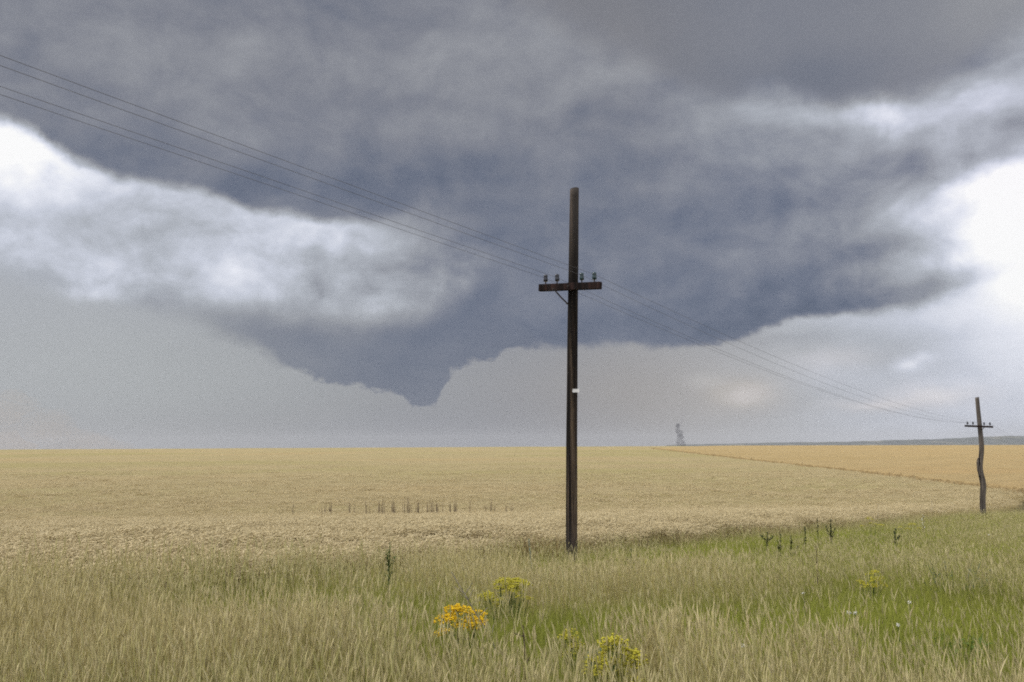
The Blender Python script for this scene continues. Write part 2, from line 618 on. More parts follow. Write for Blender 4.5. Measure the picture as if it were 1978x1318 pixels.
# --- far ridge on the right horizon
m_hill, nt = mat('far_wooded_hills')
k = N(nt)
geo = k.new('ShaderNodeNewGeometry').outputs['Position']
c_ = k.ramp(k.noise(geo, .004, 5, .6, (1, .35, 1)), [(.40, (.035, .045, .045)), (.54, (.055, .065, .055)), (.62, (.15, .14, .10)), (.68, (.05, .06, .05))])
k.principled(c_, .95, None, .0)
DH = 10500.0
ts = np.linspace(0, 1, 260)
pxs = 1180 + ts * 1500
hx, hy = [], []
hb = []
for p_ in pxs:
    d_ = ray(p_, 862)
    a_ = math.atan2(d_.x, d_.y)
    hx.append(math.sin(a_) * DH)
    hy.append(math.cos(a_) * DH)
up = np.interp(pxs, [1180, 1290, 1420, 1560, 1700, 1790, 1880, 1978, 2200, 2700], [-40, 1.5, 4, 5.5, 7.5, 9.5, 13, 14.5, 19, 24]) * (DH / FPX)
up = up + np.interp(pxs, [1180, 1300, 1400], [0, 0, 1]) * (2.2 * np.sin(pxs * .03) + 1.6 * np.sin(pxs * .11 + 1) + .8 * np.sin(pxs * .31)) + EYE
rows = []
for f_, hh in ((0, 0.0), (.03, .55), (.07, .85), (.12, 1.0), (.2, .8), (.3, .3)):
    rows.append([(x_ * (1 + f_), y_ * (1 + f_), -25 + (u_ + 25 + (EYE * 0)) * hh * (1 + f_ * .9)) for x_, y_, u_ in zip(hx, hy, up)])
A_ = np.array(rows)
tag(grid_mesh('hills', A_[..., 0], A_[..., 1], A_[..., 2], m_hill), 'low blue-grey wooded ridge on the far right horizon', 'hills', kind='structure')


# ================================================================== crops as sheets of ears beyond the standing stalks
def crop_material(name, tones, green, scale=1.0):
    m, nt = mat(name)
    k = N(nt)
    geo = k.new('ShaderNodeNewGeometry').outputs['Position']
    ang = -math.atan2(LDIR.y, LDIR.x)
    rot = k.new('ShaderNodeMapping')
    rot.inputs['Rotation'].default_value = (0, 0, ang + R(38))
    k.link(geo, rot.inputs[0])
    v = rot.outputs[0]
    fine = k.noise(geo, 7.0, 6, .75)
    mid = k.noise(v, .55, 5, .62, (.35, 1, 1))
    big = k.noise(v, .030, 4, .55, (.45, 1, 1))
    c = k.ramp(fine, [(.28, tones[0]), (.5, tones[1]), (.72, tones[2])])
    c = k.mix(c, k.ramp(mid, [(.30, (.80, .77, .72)), (.55, (1, 1, 1)), (.75, (1.10, 1.08, 1.05))]), .8, 'MULTIPLY')
    c = k.mix(c, k.ramp(big, [(.36, green), (.52, (1, 1, 1)), (.68, (1.06, 1.0, .95))]), .9, 'MULTIPLY')
    h = k.math('ADD', fine, k.math('MULTIPLY', mid, .8))
    k.principled(c, .9, k.bump(h, .8, .35), .1)
    return m


m_wheat_far = crop_material('ripe_wheat_canopy', ((.265, .21, .108), (.395, .322, .172), (.51, .425, .25)), (.90, .94, .80))
m_gold_far = crop_material('golden_crop_canopy', ((.30, .215, .10), (.42, .315, .155), (.52, .40, .215)), (.96, .94, .88))

CANOPY = .74
qs = np.concatenate([[1.9, 2.0, 2.25], np.linspace(2.5, 60, 110), 60 + np.geomspace(.8, 900, 95)])
ss = np.sinh(np.linspace(-5.6, 5.9, 260)) * 4.2
Q, S = np.meshgrid(qs, ss)
X, Y = xy(S, Q)
dist = np.hypot(X, Y)
lift = np.interp(dist, [0, 30, 80, 160], [.40, .46, .60, CANOPY])
lift = lift * np.interp(Q, [1.9, 2.0, 2.25, 4.0], [-.1, .1, .35, 1.0])
und = .05 * np.sin(X * .35 + 2 * np.sin(Y * .05)) * np.sin(Y * .21 + .6) + .035 * np.sin(X * .11 - Y * .4)
und = und * np.clip((Q - 4) / 10, 0, 1)
wheat_field = grid_mesh('wheat_field', X, Y, ground_h(X, Y) + lift + und, m_wheat_far)
tag(wheat_field, 'broad tan field of ripe wheat rolling up to the horizon', 'wheat field', kind='stuff')

# second field behind the dark boundary on the right
bpx = [(1262, 866.5), (1330, 874), (1400, 882), (1500, 893), (1640, 908), (1750, 920), (1890, 936), (1978, 946), (2120, 962), (2400, 1000)]
bpts = []
for a_, b_ in bpx:
    h_ = surf_hit(a_, b_, CANOPY, 30, 700)
    bpts.append((h_.x, h_.y))
bp = np.array(bpts)
seg = np.r_[0, np.cumsum(np.hypot(*np.diff(bp, axis=0).T))]
tt = np.linspace(0, seg[-1], 300)
bxs, bys = np.interp(tt, seg, bp[:, 0]), np.interp(tt, seg, bp[:, 1])
ker = np.ones(13) / 13
bxs[6:-6] = np.convolve(bxs, ker, 'valid')
bys[6:-6] = np.convolve(bys, ker, 'valid')
ws = np.r_[0, .05, np.geomspace(.8, 700, 90)]
X = bxs[:, None] + ws[None, :] * .45
Y = bys[:, None] + ws[None, :] * .89
lf = np.interp(ws, [0, .05, .8], [-.1, .72, .90])[None, :]
tag(grid_mesh('golden_field', X, Y, ground_h(X, Y) + lf, m_gold_far), 'golden orange crop field behind the dark boundary on the right', 'crop field', kind='stuff')

# added brown clumps along that boundary, coloured for the bare shadowed strip there
m_brown, nt = mat('brown_boundary_shade')
k = N(nt)
geo = k.new('ShaderNodeNewGeometry').outputs['Position']
c_ = k.ramp(k.noise(geo, 1.2, 5, .7), [(.3, (.19, .135, .06)), (.55, (.29, .21, .105)), (.75, (.38, .29, .155))])
k.principled(c_, .95, k.bump(k.noise(geo, 5, 4, .7), .8, .2), .05)
V_, F_ = [], []
for i in range(4200):
    t_ = rng.uniform(0, 1) ** 1.0 * seg[-1]
    x_, y_ = np.interp(t_, tt, bxs) + rng.normal(0, .5) - .4, np.interp(t_, tt, bys) + rng.normal(0, .5) - .9
    z_ = float(ground_h(x_, y_))
    hh = rng.uniform(.66, .90) + (.12 if rng.random() < .04 else 0)
    w_ = rng.uniform(.15, .4)
    n0 = len(V_)
    for j in range(5):
        a_ = j * 2 * math.pi / 5 + rng.uniform(-.3, .3)
        V_.append((x_ + w_ * math.cos(a_), y_ + w_ * math.sin(a_), z_))
    for j in range(5):
        a_ = j * 2 * math.pi / 5 + rng.uniform(-.3, .3)
        V_.append((x_ + .6 * w_ * math.cos(a_), y_ + .6 * w_ * math.sin(a_), z_ + hh * rng.uniform(.75, 1)))
    V_.append((x_, y_, z_ + hh * 1.05))
    for j in range(5):
        F_.append((n0 + j, n0 + (j + 1) % 5, n0 + 5 + (j + 1) % 5, n0 + 5 + j))
        F_.append((n0 + 5 + j, n0 + 5 + (j + 1) % 5, n0 + 10))
tag(mesh_obj('boundary_shade_strip', V_, F_, m_brown), 'added brown clumps for the bare shadowed strip between the tan and the golden field', 'weeds', kind='stuff')


# ================================================================== scatter of grass and stalks
def scatter(name, protos, P, rot, scl, idx, dry, label, cat):
    pc = bpy.data.collections.new(name + '_kinds')
    for o in protos:
        for c in list(o.users_collection):
            c.objects.unlink(o)
        pc.objects.link(o)
    me = bpy.data.meshes.new(name)
    me.vertices.add(len(P))
    me.vertices.foreach_set('co', np.asarray(P, np.float32).ravel())
    for an, ty, data in (('rot', 'FLOAT_VECTOR', rot), ('scl', 'FLOAT_VECTOR', scl), ('idx', 'INT', idx), ('dry', 'FLOAT', dry)):
        a = me.attributes.new(an, ty, 'POINT')
        a.data.foreach_set('vector' if ty == 'FLOAT_VECTOR' else 'value', np.asarray(data, np.int32 if ty == 'INT' else np.float32).ravel())
    o = bpy.data.objects.new(name, me)
    col.objects.link(o)
    ng = bpy.data.node_groups.new(name + '_scatter', 'GeometryNodeTree')
    ng.interface.new_socket('Geometry', in_out='INPUT', socket_type='NodeSocketGeometry')
    ng.interface.new_socket('Geometry', in_out='OUTPUT', socket_type='NodeSocketGeometry')
    nn = ng.nodes
    gi, go = nn.new('NodeGroupInput'), nn.new('NodeGroupOutput')
    mp = nn.new('GeometryNodeMeshToPoints')
    ip = nn.new('GeometryNodeInstanceOnPoints')
    ci = nn.new('GeometryNodeCollectionInfo')
    ci.inputs['Collection'].default_value = pc
    ci.inputs['Separate Children'].default_value = True
    ci.inputs['Reset Children'].default_value = True

    def att(n_, ty):
        a = nn.new('GeometryNodeInputNamedAttribute')
        a.data_type = ty
        a.inputs['Name'].default_value = n_
        return a.outputs['Attribute']
    L = ng.links.new
    L(gi.outputs[0], mp.inputs['Mesh'])
    L(mp.outputs[0], ip.inputs['Points'])
    L(ci.outputs[0], ip.inputs['Instance'])
    ip.inputs['Pick Instance'].default_value = True
    L(att('idx', 'INT'), ip.inputs['Instance Index'])
    L(att('rot', 'FLOAT_VECTOR'), ip.inputs['Rotation'])
    L(att('scl', 'FLOAT_VECTOR'), ip.inputs['Scale'])
    L(ip.outputs[0], go.inputs[0])
    md = o.modifiers.new('scatter', 'NODES')
    md.node_group = ng
    return tag(o, label, cat, kind='stuff')


class Tuft:
    def __init__(self):
        self.v, self.f, self.tip, self.rnd, self.head = [], [], [], [], []

    def pt(self, p, tip, rnd, head=0.0):
        self.v.append(p)
        self.tip.append(tip)
        self.rnd.append(rnd)
        self.head.append(head)
        return len(self.v) - 1

    def blade(self, bx, by, h, lean, yaw, w, rnd, segs=3, droop=0.0, z0=0.0, head=0.0, tip_w=0.0, base_tip=0.0):
        ca, sa = math.cos(yaw), math.sin(yaw)
        fa = yaw + random.uniform(.9, 2.2)
        wx, wy = math.cos(fa) * w * .5, math.sin(fa) * w * .5
        last = None
        for i in range(segs + 1):
            t = i / segs
            out = lean * h * t ** 1.7
            z = z0 + h * (t - droop * t ** 3)
            ww = (1 - t) ** .6 * (1 - tip_w) + tip_w
            x, y = bx + ca * out, by + sa * out
            tp = base_tip + (1 - base_tip) * t
            if i < segs or tip_w > 0:
                a = self.pt((x - wx * ww, y - wy * ww, z), tp, rnd, head)
                b = self.pt((x + wx * ww, y + wy * ww, z), tp, rnd, head)
                if last:
                    self.f.append((last[0], last[1], b, a))
                last = (a, b)
            else:
                a = self.pt((x, y, z), tp, rnd, head)
                self.f.append((last[0], last[1], a))
        return (bx + ca * lean * h, by + sa * lean * h, z0 + h * (1 - droop))

    def spindle(self, p, d, length, r, rnd, sides=4, bend=(0, 0, 0), head=1.0):
        """seed head or ear"""
        d = Vector(d).normalized()
        u = d.orthogonal().normalized()
        w = d.cross(u)
        rings = []
        prof = ((0, .35), (.22, 1.0), (.6, .85), (1.0, .12))
        for t, rr in prof:
            c = Vector(p) + d * (length * t) + Vector(bend) * (length * t * t)
            ring = []
            for j in range(sides):
                a = j * 2 * math.pi / sides + rnd * 6
                ring.append(self.pt(tuple(c + u * (math.cos(a) * r * rr) + w * (math.sin(a) * r * rr)), 1.0, rnd, head))
            rings.append(ring)
        for i in range(3):
            for j in range(sides):
                self.f.append((rings[i][j], rings[i][(j + 1) % sides], rings[i + 1][(j + 1) % sides], rings[i + 1][j]))
        return Vector(p) + d * length + Vector(bend) * length

    def build(self, name, material):
        o = mesh_obj(name, self.v, self.f, material, smooth=True)
        me = o.data
        for an, data in (('tip', self.tip), ('rnd', self.rnd), ('head', self.head)):
            a = me.attributes.new(an, 'FLOAT', 'POINT')
            a.data.foreach_set('value', np.asarray(data, np.float32))
        return o


def blade_material(name, stem_lo, stem_hi, dry_lo, dry_hi, head_a, head_b, trans=.35, var=.5):
    m, nt = mat(name)
    k = N(nt)

    def at_(n_, ty='GEOMETRY'):
        a = k.new('ShaderNodeAttribute', attribute_name=n_, attribute_type=ty)
        return a.outputs['Fac']
    oi = k.new('ShaderNodeObjectInfo').outputs['Random']
    rnd, tip, head, dry = at_('rnd'), at_('tip'), at_('head'), at_('dry', 'INSTANCER')
    mixv = k.math('ADD', k.math('MULTIPLY', rnd, 1 - var), k.math('MULTIPLY', oi, var))
    g = k.mix(stem_lo, stem_hi, mixv)
    d = k.mix(dry_lo, dry_hi, mixv)
    isdry = k.math('ADD', k.math('SUBTRACT', dry, .5), k.math('MULTIPLY', k.math('ADD', rnd, k.math('MULTIPLY', tip, .5)), .6))
    n = k.new('ShaderNodeClamp')
    k.link(k.math('MULTIPLY', isdry, 1.4), n.inputs[0])
    c = k.mix(g, d, n.outputs[0])
    c = k.mix(c, k.mix(head_a, head_b, mixv), head)
    df = k.new('ShaderNodeBsdfDiffuse')
    tr = k.new('ShaderNodeBsdfTranslucent')
    k.link(c, df.inputs[0])
    k.link(c, tr.inputs[0])
    ms = k.new('ShaderNodeMixShader')
    ms.inputs[0].default_value = trans
    k.link(df.outputs[0], ms.inputs[1])
    k.link(tr.outputs[0], ms.inputs[2])
    o = k.new('ShaderNodeOutputMaterial')
    k.link(ms.outputs[0], o.inputs['Surface'])
    return m


m_grass = blade_material('verge_grass', (.185, .215, .038), (.36, .37, .08), (.43, .37, .145), (.64, .56, .28), (.54, .47, .24), (.76, .67, .43))
m_wheat = blade_material('wheat_stalks', (.32, .27, .12), (.38, .31, .15), (.39, .315, .158), (.53, .435, .238), (.45, .37, .208), (.69, .585, .375), .25)


def green_tuft():
    t = Tuft()
    for i in range(46):
        a, r = random.uniform(0, 6.283), .18 * math.sqrt(random.random())
        h = random.uniform(.12, .34)
        t.blade(r * math.cos(a), r * math.sin(a), h, random.uniform(.05, .6), random.uniform(0, 6.283), random.uniform(.003, .0058), random.random(), 3, random.uniform(0, .25))
    return t.build('green_tuft', m_grass)


def tall_tuft():
    """flowering grass: fine stems that carry pale narrow heads"""
    t = Tuft()
    for i in range(12):
        a, r = random.uniform(0, 6.283), .17 * math.sqrt(random.random())
        t.blade(r * math.cos(a), r * math.sin(a), random.uniform(.15, .36), random.uniform(.05, .5), random.uniform(0, 6.283), random.uniform(.003, .005), random.random(), 3, random.uniform(0, .3))
    for i in range(12):
        a, r = random.uniform(0, 6.283), .20 * math.sqrt(random.random())
        h = random.uniform(.28, .64)
        rnd = random.random()
        yaw, ln = random.uniform(0, 6.283), random.uniform(.01, .14)
        e = t.blade(r * math.cos(a), r * math.sin(a), h, ln, yaw, .0032, rnd, 3, 0.0, tip_w=.6)
        t.spindle(e, (math.cos(yaw) * ln * 1.7, math.sin(yaw) * ln * 1.7, 1), random.uniform(.05, .12), random.uniform(.0026, .0048), rnd, 3, (math.cos(yaw) * .12, math.sin(yaw) * .12, -.06), head=random.uniform(.4, 1))
    return t.build('tall_tuft', m_grass)


def wheat_patch():
    t = Tuft()
    for i in range(20):
        x, y = random.uniform(-.2, .2), random.uniform(-.2, .2)
        h = random.uniform(.60, .76)
        rnd = random.random()
        yaw, ln = random.gauss(0.2, 1.3), random.uniform(.02, .16)
        e = t.blade(x, y, h, ln, yaw, .0055, rnd, 3, 0.0, tip_w=.7)
        up_ = random.uniform(.1, 1.0)
        tipp = t.spindle(e, (math.cos(yaw) * .6, math.sin(yaw) * .6, up_), random.uniform(.075, .105), random.uniform(.008, .011), rnd, 4, (math.cos(yaw) * .35, math.sin(yaw) * .35, -.45), head=1.0)
        for j in range(3):
            t.blade(tipp.x, tipp.y, random.uniform(.03, .06), random.uniform(.4, 1.4), yaw + random.gauss(0, .5), .003, rnd, 1, 0, z0=tipp.z - .02, head=1.0)
        if random.random() < .8:
            t.blade(x, y, random.uniform(.12, .3), random.uniform(.5, 1.1), random.uniform(0, 6.283), .011, rnd, 3, random.uniform(.2, .7), z0=random.uniform(.15, .42), base_tip=.3)
    return t.build('wheat_patch', m_wheat)


def fbm(x, y, seed, octaves=4, f=1.0):
    r = np.random.default_rng(seed)
    v = np.zeros_like(x)
    a = 1.0
    for o in range(octaves):
        for _ in range(3):
            th, ph = r.uniform(0, 6.28, 2)
            kx, ky = math.cos(th) * f, math.sin(th) * f
            v += a * np.sin(kx * x + ky * y + ph + 1.3 * np.sin(.6 * ky * x - .6 * kx * y + ph))
        a *= .55
        f *= 2.1
    return v / 3.5


def in_view(x, y, margin=2.5, wide=.60):
    return (np.abs(x) < wide * y + margin) & (y > 4.5)


# patches of green and of straw on the verge, surveyed by where they stand
def spot(px, py, r, a):
    p = surf_hit(px, py, .35)
    return (p.x, p.y, r, a)


greens = [spot(1560, 1185, 3.0, .38), spot(1850, 1215, 1.5, .55), spot(1700, 1150, 2.5, .2), spot(1330, 1085, 2.2, .30), spot(1450, 1055, 3.0, .32), spot(640, 1175, 1.2, .42), spot(780, 1150, 1.0, .4), spot(500, 1170, 1.0, .25),
          spot(1480, 1200, 1.5, .30), spot(1112, 1125, .5, .35), spot(950, 1260, 1.0, .2), spot(1180, 1300, 1.2, .2), spot(250, 1200, .8, .25), spot(1690, 1030, 3, .25), spot(1620, 1240, 1.6, .3), spot(1100, 1200, 1.2, .12)]
straws = [spot(1150, 1145, 1.8, .25), spot(1000, 1120, 1.2, .35), spot(1380, 1280, .9, .6), spot(1270, 1290, .7, .4), spot(1480, 1290, .6, .4), spot(120, 1270, 1.3, .40), spot(60, 1200, 1.0, .4), spot(330, 1300, 1.0, .22), spot(1230, 1130, 1.6, .30), spot(1450, 1110, 1.6, .2),
          spot(700, 1290, 1.0, .22), spot(1880, 1110, 2.0, .15), spot(300, 1160, 1.0, .3), spot(1950, 1260, .8, .2), spot(900, 1100, 1.2, .4)]


def dryness(x, y):
    v = .50 + .15 * fbm(x, y, 3, 4, .9) - .10 * np.clip((x - 2) / 4, 0, 1)
    for sx_, sy_, r_, a_ in greens:
        v = v - a_ * np.exp(-((x - sx_) ** 2 + (y - sy_) ** 2) / (r_ * r_))
    for sx_, sy_, r_, a_ in straws:
        v = v + a_ * np.exp(-((x - sx_) ** 2 + (y - sy_) ** 2) / (r_ * r_))
    return np.clip(v, .02, .98)


def throw(n, y0, y1, power=1.0):
    """random ground points, as many per square metre at y0 as asked, thinning away"""
    y = y0 + (y1 - y0) * rng.random(n) ** power
    x = (rng.random(n) * 2 - 1) * (.60 * y + 2.5)
    return x, y


def place(x, y, wind=0.0, tilt=.10, smin_=.8, smax=1.2):
    n = len(x)
    z = ground_h(x, y) - .015
    rot = np.stack([rng.normal(0, tilt, n), wind + rng.normal(0, tilt, n), rng.uniform(-math.pi, math.pi, n)], 1)
    s_ = rng.uniform(smin_, smax, n)
    scl = np.stack([s_ * rng.uniform(.9, 1.15, n)] * 2 + [s_], 1)
    return np.stack([x, y, z], 1), rot, scl


# the line of tufts is bounded by the wheat; a few stray into it
def verge(n, y0, y1, power, limit=1.4, fuzz=.6):
    x, y = throw(n, y0, y1, power)
    s_, q_ = sq(x, y)
    keep = (q_ < limit + .5 * fbm(x, y, 9, 2, .8) + rng.normal(0, fuzz, n)) & (q_ > -22)
    return x[keep], y[keep]


# flowering clumps crowd the grass out where they stand
crowd = [surf_hit(*a_) for a_ in ((870, 1174, .55), (905, 1174, .55), (955, 1122, .58), (1015, 1122, .58), (1170, 1232, .66), (1215, 1232, .66), (1100, 1220, .5), (1680, 1104, .5), (750, 1110, .35), (1031, 1090, .35), (1436, 1248, .45))]


def crowded(x, y):
    m_ = np.zeros(len(x), bool)
    for c_ in crowd:
        m_ |= (np.abs(x - c_.x) < .34) & (y > c_.y - 1.1) & (y < c_.y + .3)
    return m_


# --- short green grass
gx, gy = verge(66000, 4.6, 62, 1.9)
dr = dryness(gx, gy)
keep = rng.random(len(gx)) < np.clip(1.25 - .75 * dr, .2, 1)
gx, gy, dr = gx[keep], gy[keep], dr[keep]
P_, r_, s_ = place(gx, gy, -.08, .14, .75, 1.35)
s_ = s_ * np.interp(gy, [5, 20, 60], [1, 1.15, 1.6])[:, None] * np.array([[1, 1, 1.0]])
s_[:, 2] *= np.interp(gy, [5, 12, 20, 60], [1, .95, .8, .6])
protos = [green_tuft() for _ in range(7)]
scatter('green_grass', protos, P_, r_, s_, rng.integers(0, 7, len(gx)), dr - .42, 'short green and yellowing grass covering the verge', 'grass')

# --- tall flowering grass
gx, gy = verge(66000, 4.6, 60, 1.9, 1.3, 1.0)
dr = dryness(gx, gy)
keep = rng.random(len(gx)) < np.clip(-.05 + 1.05 * dr, .06, .85) * np.where(crowded(gx, gy), .18, 1)
gx, gy, dr = gx[keep], gy[keep], dr[keep]
P_, r_, s_ = place(gx, gy, 0, .07, .70, 1.2)
r_[:, 2] = rng.uniform(-.9, .9, len(gx))
s_ = s_ * np.interp(gy, [5, 20, 60], [1, 1.1, 1.45])[:, None] * (1 + .16 * fbm(gx, gy, 31, 3, 1.1))[:, None]
s_[:, 2] *= np.interp(gy, [5, 10, 16, 24, 60], [1.05, .95, .72, .72, .55])
_s, _q = sq(gx, gy)
s_ *= (1 + np.clip((_q + 4.2) / 3.5, 0, 1) * np.interp(gx, [-4, 1, 4, 9], [.30, .05, .0, .0]))[:, None]
# the wind lays the heads over to the left on the open verge, less by the wheat
r_[:, 1] -= np.interp(gx, [-6, -1, 2, 8], [.03, .06, .15, .22])
protos = [tall_tuft() for _ in range(8)]
scatter('tall_grass', protos, P_, r_, s_, rng.integers(0, 8, len(gx)), dr - .13, 'tall straw-coloured flowering grass leaning over the verge', 'grass')

# --- standing wheat near the verge
x, y = throw(64000, 8, 46, 1.35)
x2, y2 = throw(52000, 40, 190, 1.0)
x, y = np.r_[x, x2], np.r_[y, y2]
s0, q0 = sq(x, y)
keep = (q0 > 1.0 + .4 * np.clip((x + 3) / 4, 0, 1) + .45 * fbm(x, y, 9, 2, .8) + np.abs(rng.normal(0, .55, len(x))) - .15)
x, y, q0 = x[keep], y[keep], q0[keep]
keep = rng.random(len(x)) < np.interp(y, [60, 185], [1, .05])
x, y, q0 = x[keep], y[keep], q0[keep]
# weedy and lodged places where the wheat stands thin
thin = [(surf_hit(790, 1058, .5), 3.2, .35), (surf_hit(552, 1046, .6), .8, .5)]
keep = np.ones(len(x), bool)
for c_, rx, ry in thin:
    keep &= ~((np.abs(x - c_.x) < rx) & (np.abs(y - c_.y) < ry * 2.4) & (rng.random(len(x)) < .85))
x, y = x[keep], y[keep]
P_, r_, s_ = place(x, y, .06, .09, .86, 1.08)
r_[:, 2] = rng.normal(0, .7, len(x))
s_ = s_ * np.array([[1.0, 1.0, 1.0]]) * (1 + .07 * fbm(x, y, 21, 3, .7))[:, None]
s_[:, :2] *= np.interp(y, [8, 45, 120], [1, 1.25, 2.3])[:, None]
_s, _q = sq(x, y)
s_[:, 2] *= np.interp(_q, [.6, 1.2, 3.0], [.62, .74, 1.0])
protos = [wheat_patch() for _ in range(8)]
dr = np.clip(.75 + .2 * fbm(x, y, 14, 3, .35), .3, 1)
scatter('wheat', protos, P_, r_, s_, rng.integers(0, 8, len(x)), dr, 'ripe wheat ears and stalks standing beyond the grass verge', 'wheat')

# ================================================================== olive weeds in the thin places of the wheat
wx, wy = [], []
for c_, rx, ry, n_ in ((thin[0][0], 3.2, .5, 260), (thin[1][0], .75, .5, 26)):
    wx += list(c_.x + rng.uniform(-rx, rx, n_) * np.sqrt(rng.random(n_)))
    wy += list(c_.y + rng.normal(0, ry * .5, n_))
wx, wy = np.array(wx), np.array(wy)
P_, r_, s_ = place(wx, wy, 0, .1, 1.9, 2.6)
m_olive = blade_material('olive_weeds', (.15, .135, .05), (.24, .20, .085), (.25, .18, .085), (.33, .24, .12), (.3, .22, .1), (.35, .27, .15))
ol = []
for _ in range(4):
    o = green_tuft()
    o.data.materials.clear()
    o.data.materials.append(m_olive)
    ol.append(o)
scatter('olive_weeds', ol, P_, r_, s_, rng.integers(0, 4, len(wx)), rng.uniform(.2, .8, len(wx)), 'olive brown weeds filling the thin streak in the wheat', 'weeds')


# ================================================================== shapes for poles and plants
class Shape:
    def __init__(self):
        self.v, self.f = [], []

    def tube(self, pts, radii, sides=6, cap=True):
        rings = []
        for i, p in enumerate(pts):
            p = Vector(p)
            a = Vector(pts[max(i - 1, 0)])
            b = Vector(pts[min(i + 1, len(pts) - 1)])
            d = (b - a).normalized()
            u = d.cross(Vector((.31, .95, .05))).normalized()
            w = d.cross(u)
            r = radii[i] if hasattr(radii, '__len__') else radii
            n0 = len(self.v)
            for j in range(sides):
                t = 2 * math.pi * j / sides
                self.v.append(tuple(p + u * (r * math.cos(t)) + w * (r * math.sin(t))))
            rings.append(range(n0, n0 + sides))
        for A, B in zip(rings, rings[1:]):
            for j in range(sides):
                self.f.append((A[j], A[(j + 1) % sides], B[(j + 1) % sides], B[j]))
        if cap:
            self.f.append(tuple(reversed(rings[0])))
            self.f.append(tuple(rings[-1]))
        return self

    def leaf(self, p, d, length, width, droop=.3, fold=.0):
        p, d = Vector(p), Vector(d).normalized()
        side = d.cross(Vector((0, 0, 1)))
        side = side.normalized() if side.length > 1e-3 else Vector((1, 0, 0))
        n0 = len(self.v)
        prof = ((0, .12), (.35, 1.0), (.7, .7), (1.0, 0))
        for t, w in prof:
            c = p + d * (length * t) - Vector((0, 0, droop * length * t * t))
            if w == 0:
                self.v.append(tuple(c))
            else:
                self.v.append(tuple(c - side * (width * .5 * w)))
                self.v.append(tuple(c + side * (width * .5 * w)))
        self.f += [(n0, n0 + 1, n0 + 3, n0 + 2), (n0 + 2, n0 + 3, n0 + 5, n0 + 4), (n0 + 4, n0 + 5, n0 + 6)]
        return self

    def bead(self, p, r, sq_=1.0):
        x, y, z = p
        n0 = len(self.v)
        self.v += [(x + r, y, z), (x, y + r, z), (x - r, y, z), (x, y - r, z), (x, y, z + r * sq_), (x, y, z - r * sq_)]
        for a, b in ((0, 1), (1, 2), (2, 3), (3, 0)):
            self.f += [(n0 + a, n0 + b, n0 + 4), (n0 + b, n0 + a, n0 + 5)]
        return self

    def box(self, c, ax, ay, az_, hx_, hy_, hz_, bev=.0):
        c, ax, ay, az_ = Vector(c), Vector(ax), Vector(ay), Vector(az_)
        n0 = len(self.v)
        for sx_ in (-1, 1):
            k2 = 1.0
            ring = [(-1, -1 + bev), (-1 + bev, -1), (1 - bev, -1), (1, -1 + bev), (1, 1 - bev), (1 - bev, 1), (-1 + bev, 1), (-1, 1 - bev)] if bev else [(-1, -1), (1, -1), (1, 1), (-1, 1)]
            for sy_, sz_ in ring:
                self.v.append(tuple(c + ax * (sx_ * hx_) + ay * (sy_ * hy_) + az_ * (sz_ * hz_)))
        m_ = 8 if bev else 4
        for j in range(m_):
            self.f.append((n0 + j, n0 + (j + 1) % m_, n0 + m_ + (j + 1) % m_, n0 + m_ + j))
        self.f.append(tuple(n0 + j for j in reversed(range(m_))))
        self.f.append(tuple(n0 + m_ + j for j in range(m_)))
        return self

    def lathe(self, c, prof, sides=14):
        c = Vector(c)
        n0 = len(self.v)
        for r, z in prof:
            for j in range(sides):
                t = 2 * math.pi * j / sides
                self.v.append((c.x + r * math.cos(t), c.y + r * math.sin(t), c.z + z))
        for i in range(len(prof) - 1):
            for j in range(sides):
                a, b = n0 + i * sides + j, n0 + i * sides + (j + 1) % sides
                self.f.append((a, b, b + sides, a + sides))
        self.f.append(tuple(n0 + j for j in reversed(range(sides))))
        self.f.append(tuple(n0 + (len(prof) - 1) * sides + j for j in range(sides)))
        return self

    def build(self, name, material, parent=None, smooth=False):
        return mesh_obj(name, self.v, self.f, material, parent, smooth)


def simple_mat(name, a, b, scale=8, rough=.8, trans=0.0, spec=.2):
    m, nt = mat(name)
    k = N(nt)
    oi = k.new('ShaderNodeObjectInfo').outputs['Random']
    g = k.new('ShaderNodeNewGeometry').outputs['Position']
    f = k.noise(g, scale, 4, .6)
    c = k.ramp(f, [(.32, a), (.68, b)])
    p = k.principled(c, rough, None, spec)
    if trans:
        tr = k.new('ShaderNodeBsdfTranslucent')
        k.link(c, tr.inputs[0])
        ms = k.new('ShaderNodeMixShader')
        ms.inputs[0].default_value = trans
        k.link(p.outputs[0], ms.inputs[1])
        k.link(tr.outputs[0], ms.inputs[2])
        o = [n for n in nt.nodes if n.type == 'OUTPUT_MATERIAL'][0]
        k.link(ms.outputs[0], o.inputs['Surface'])
    return m


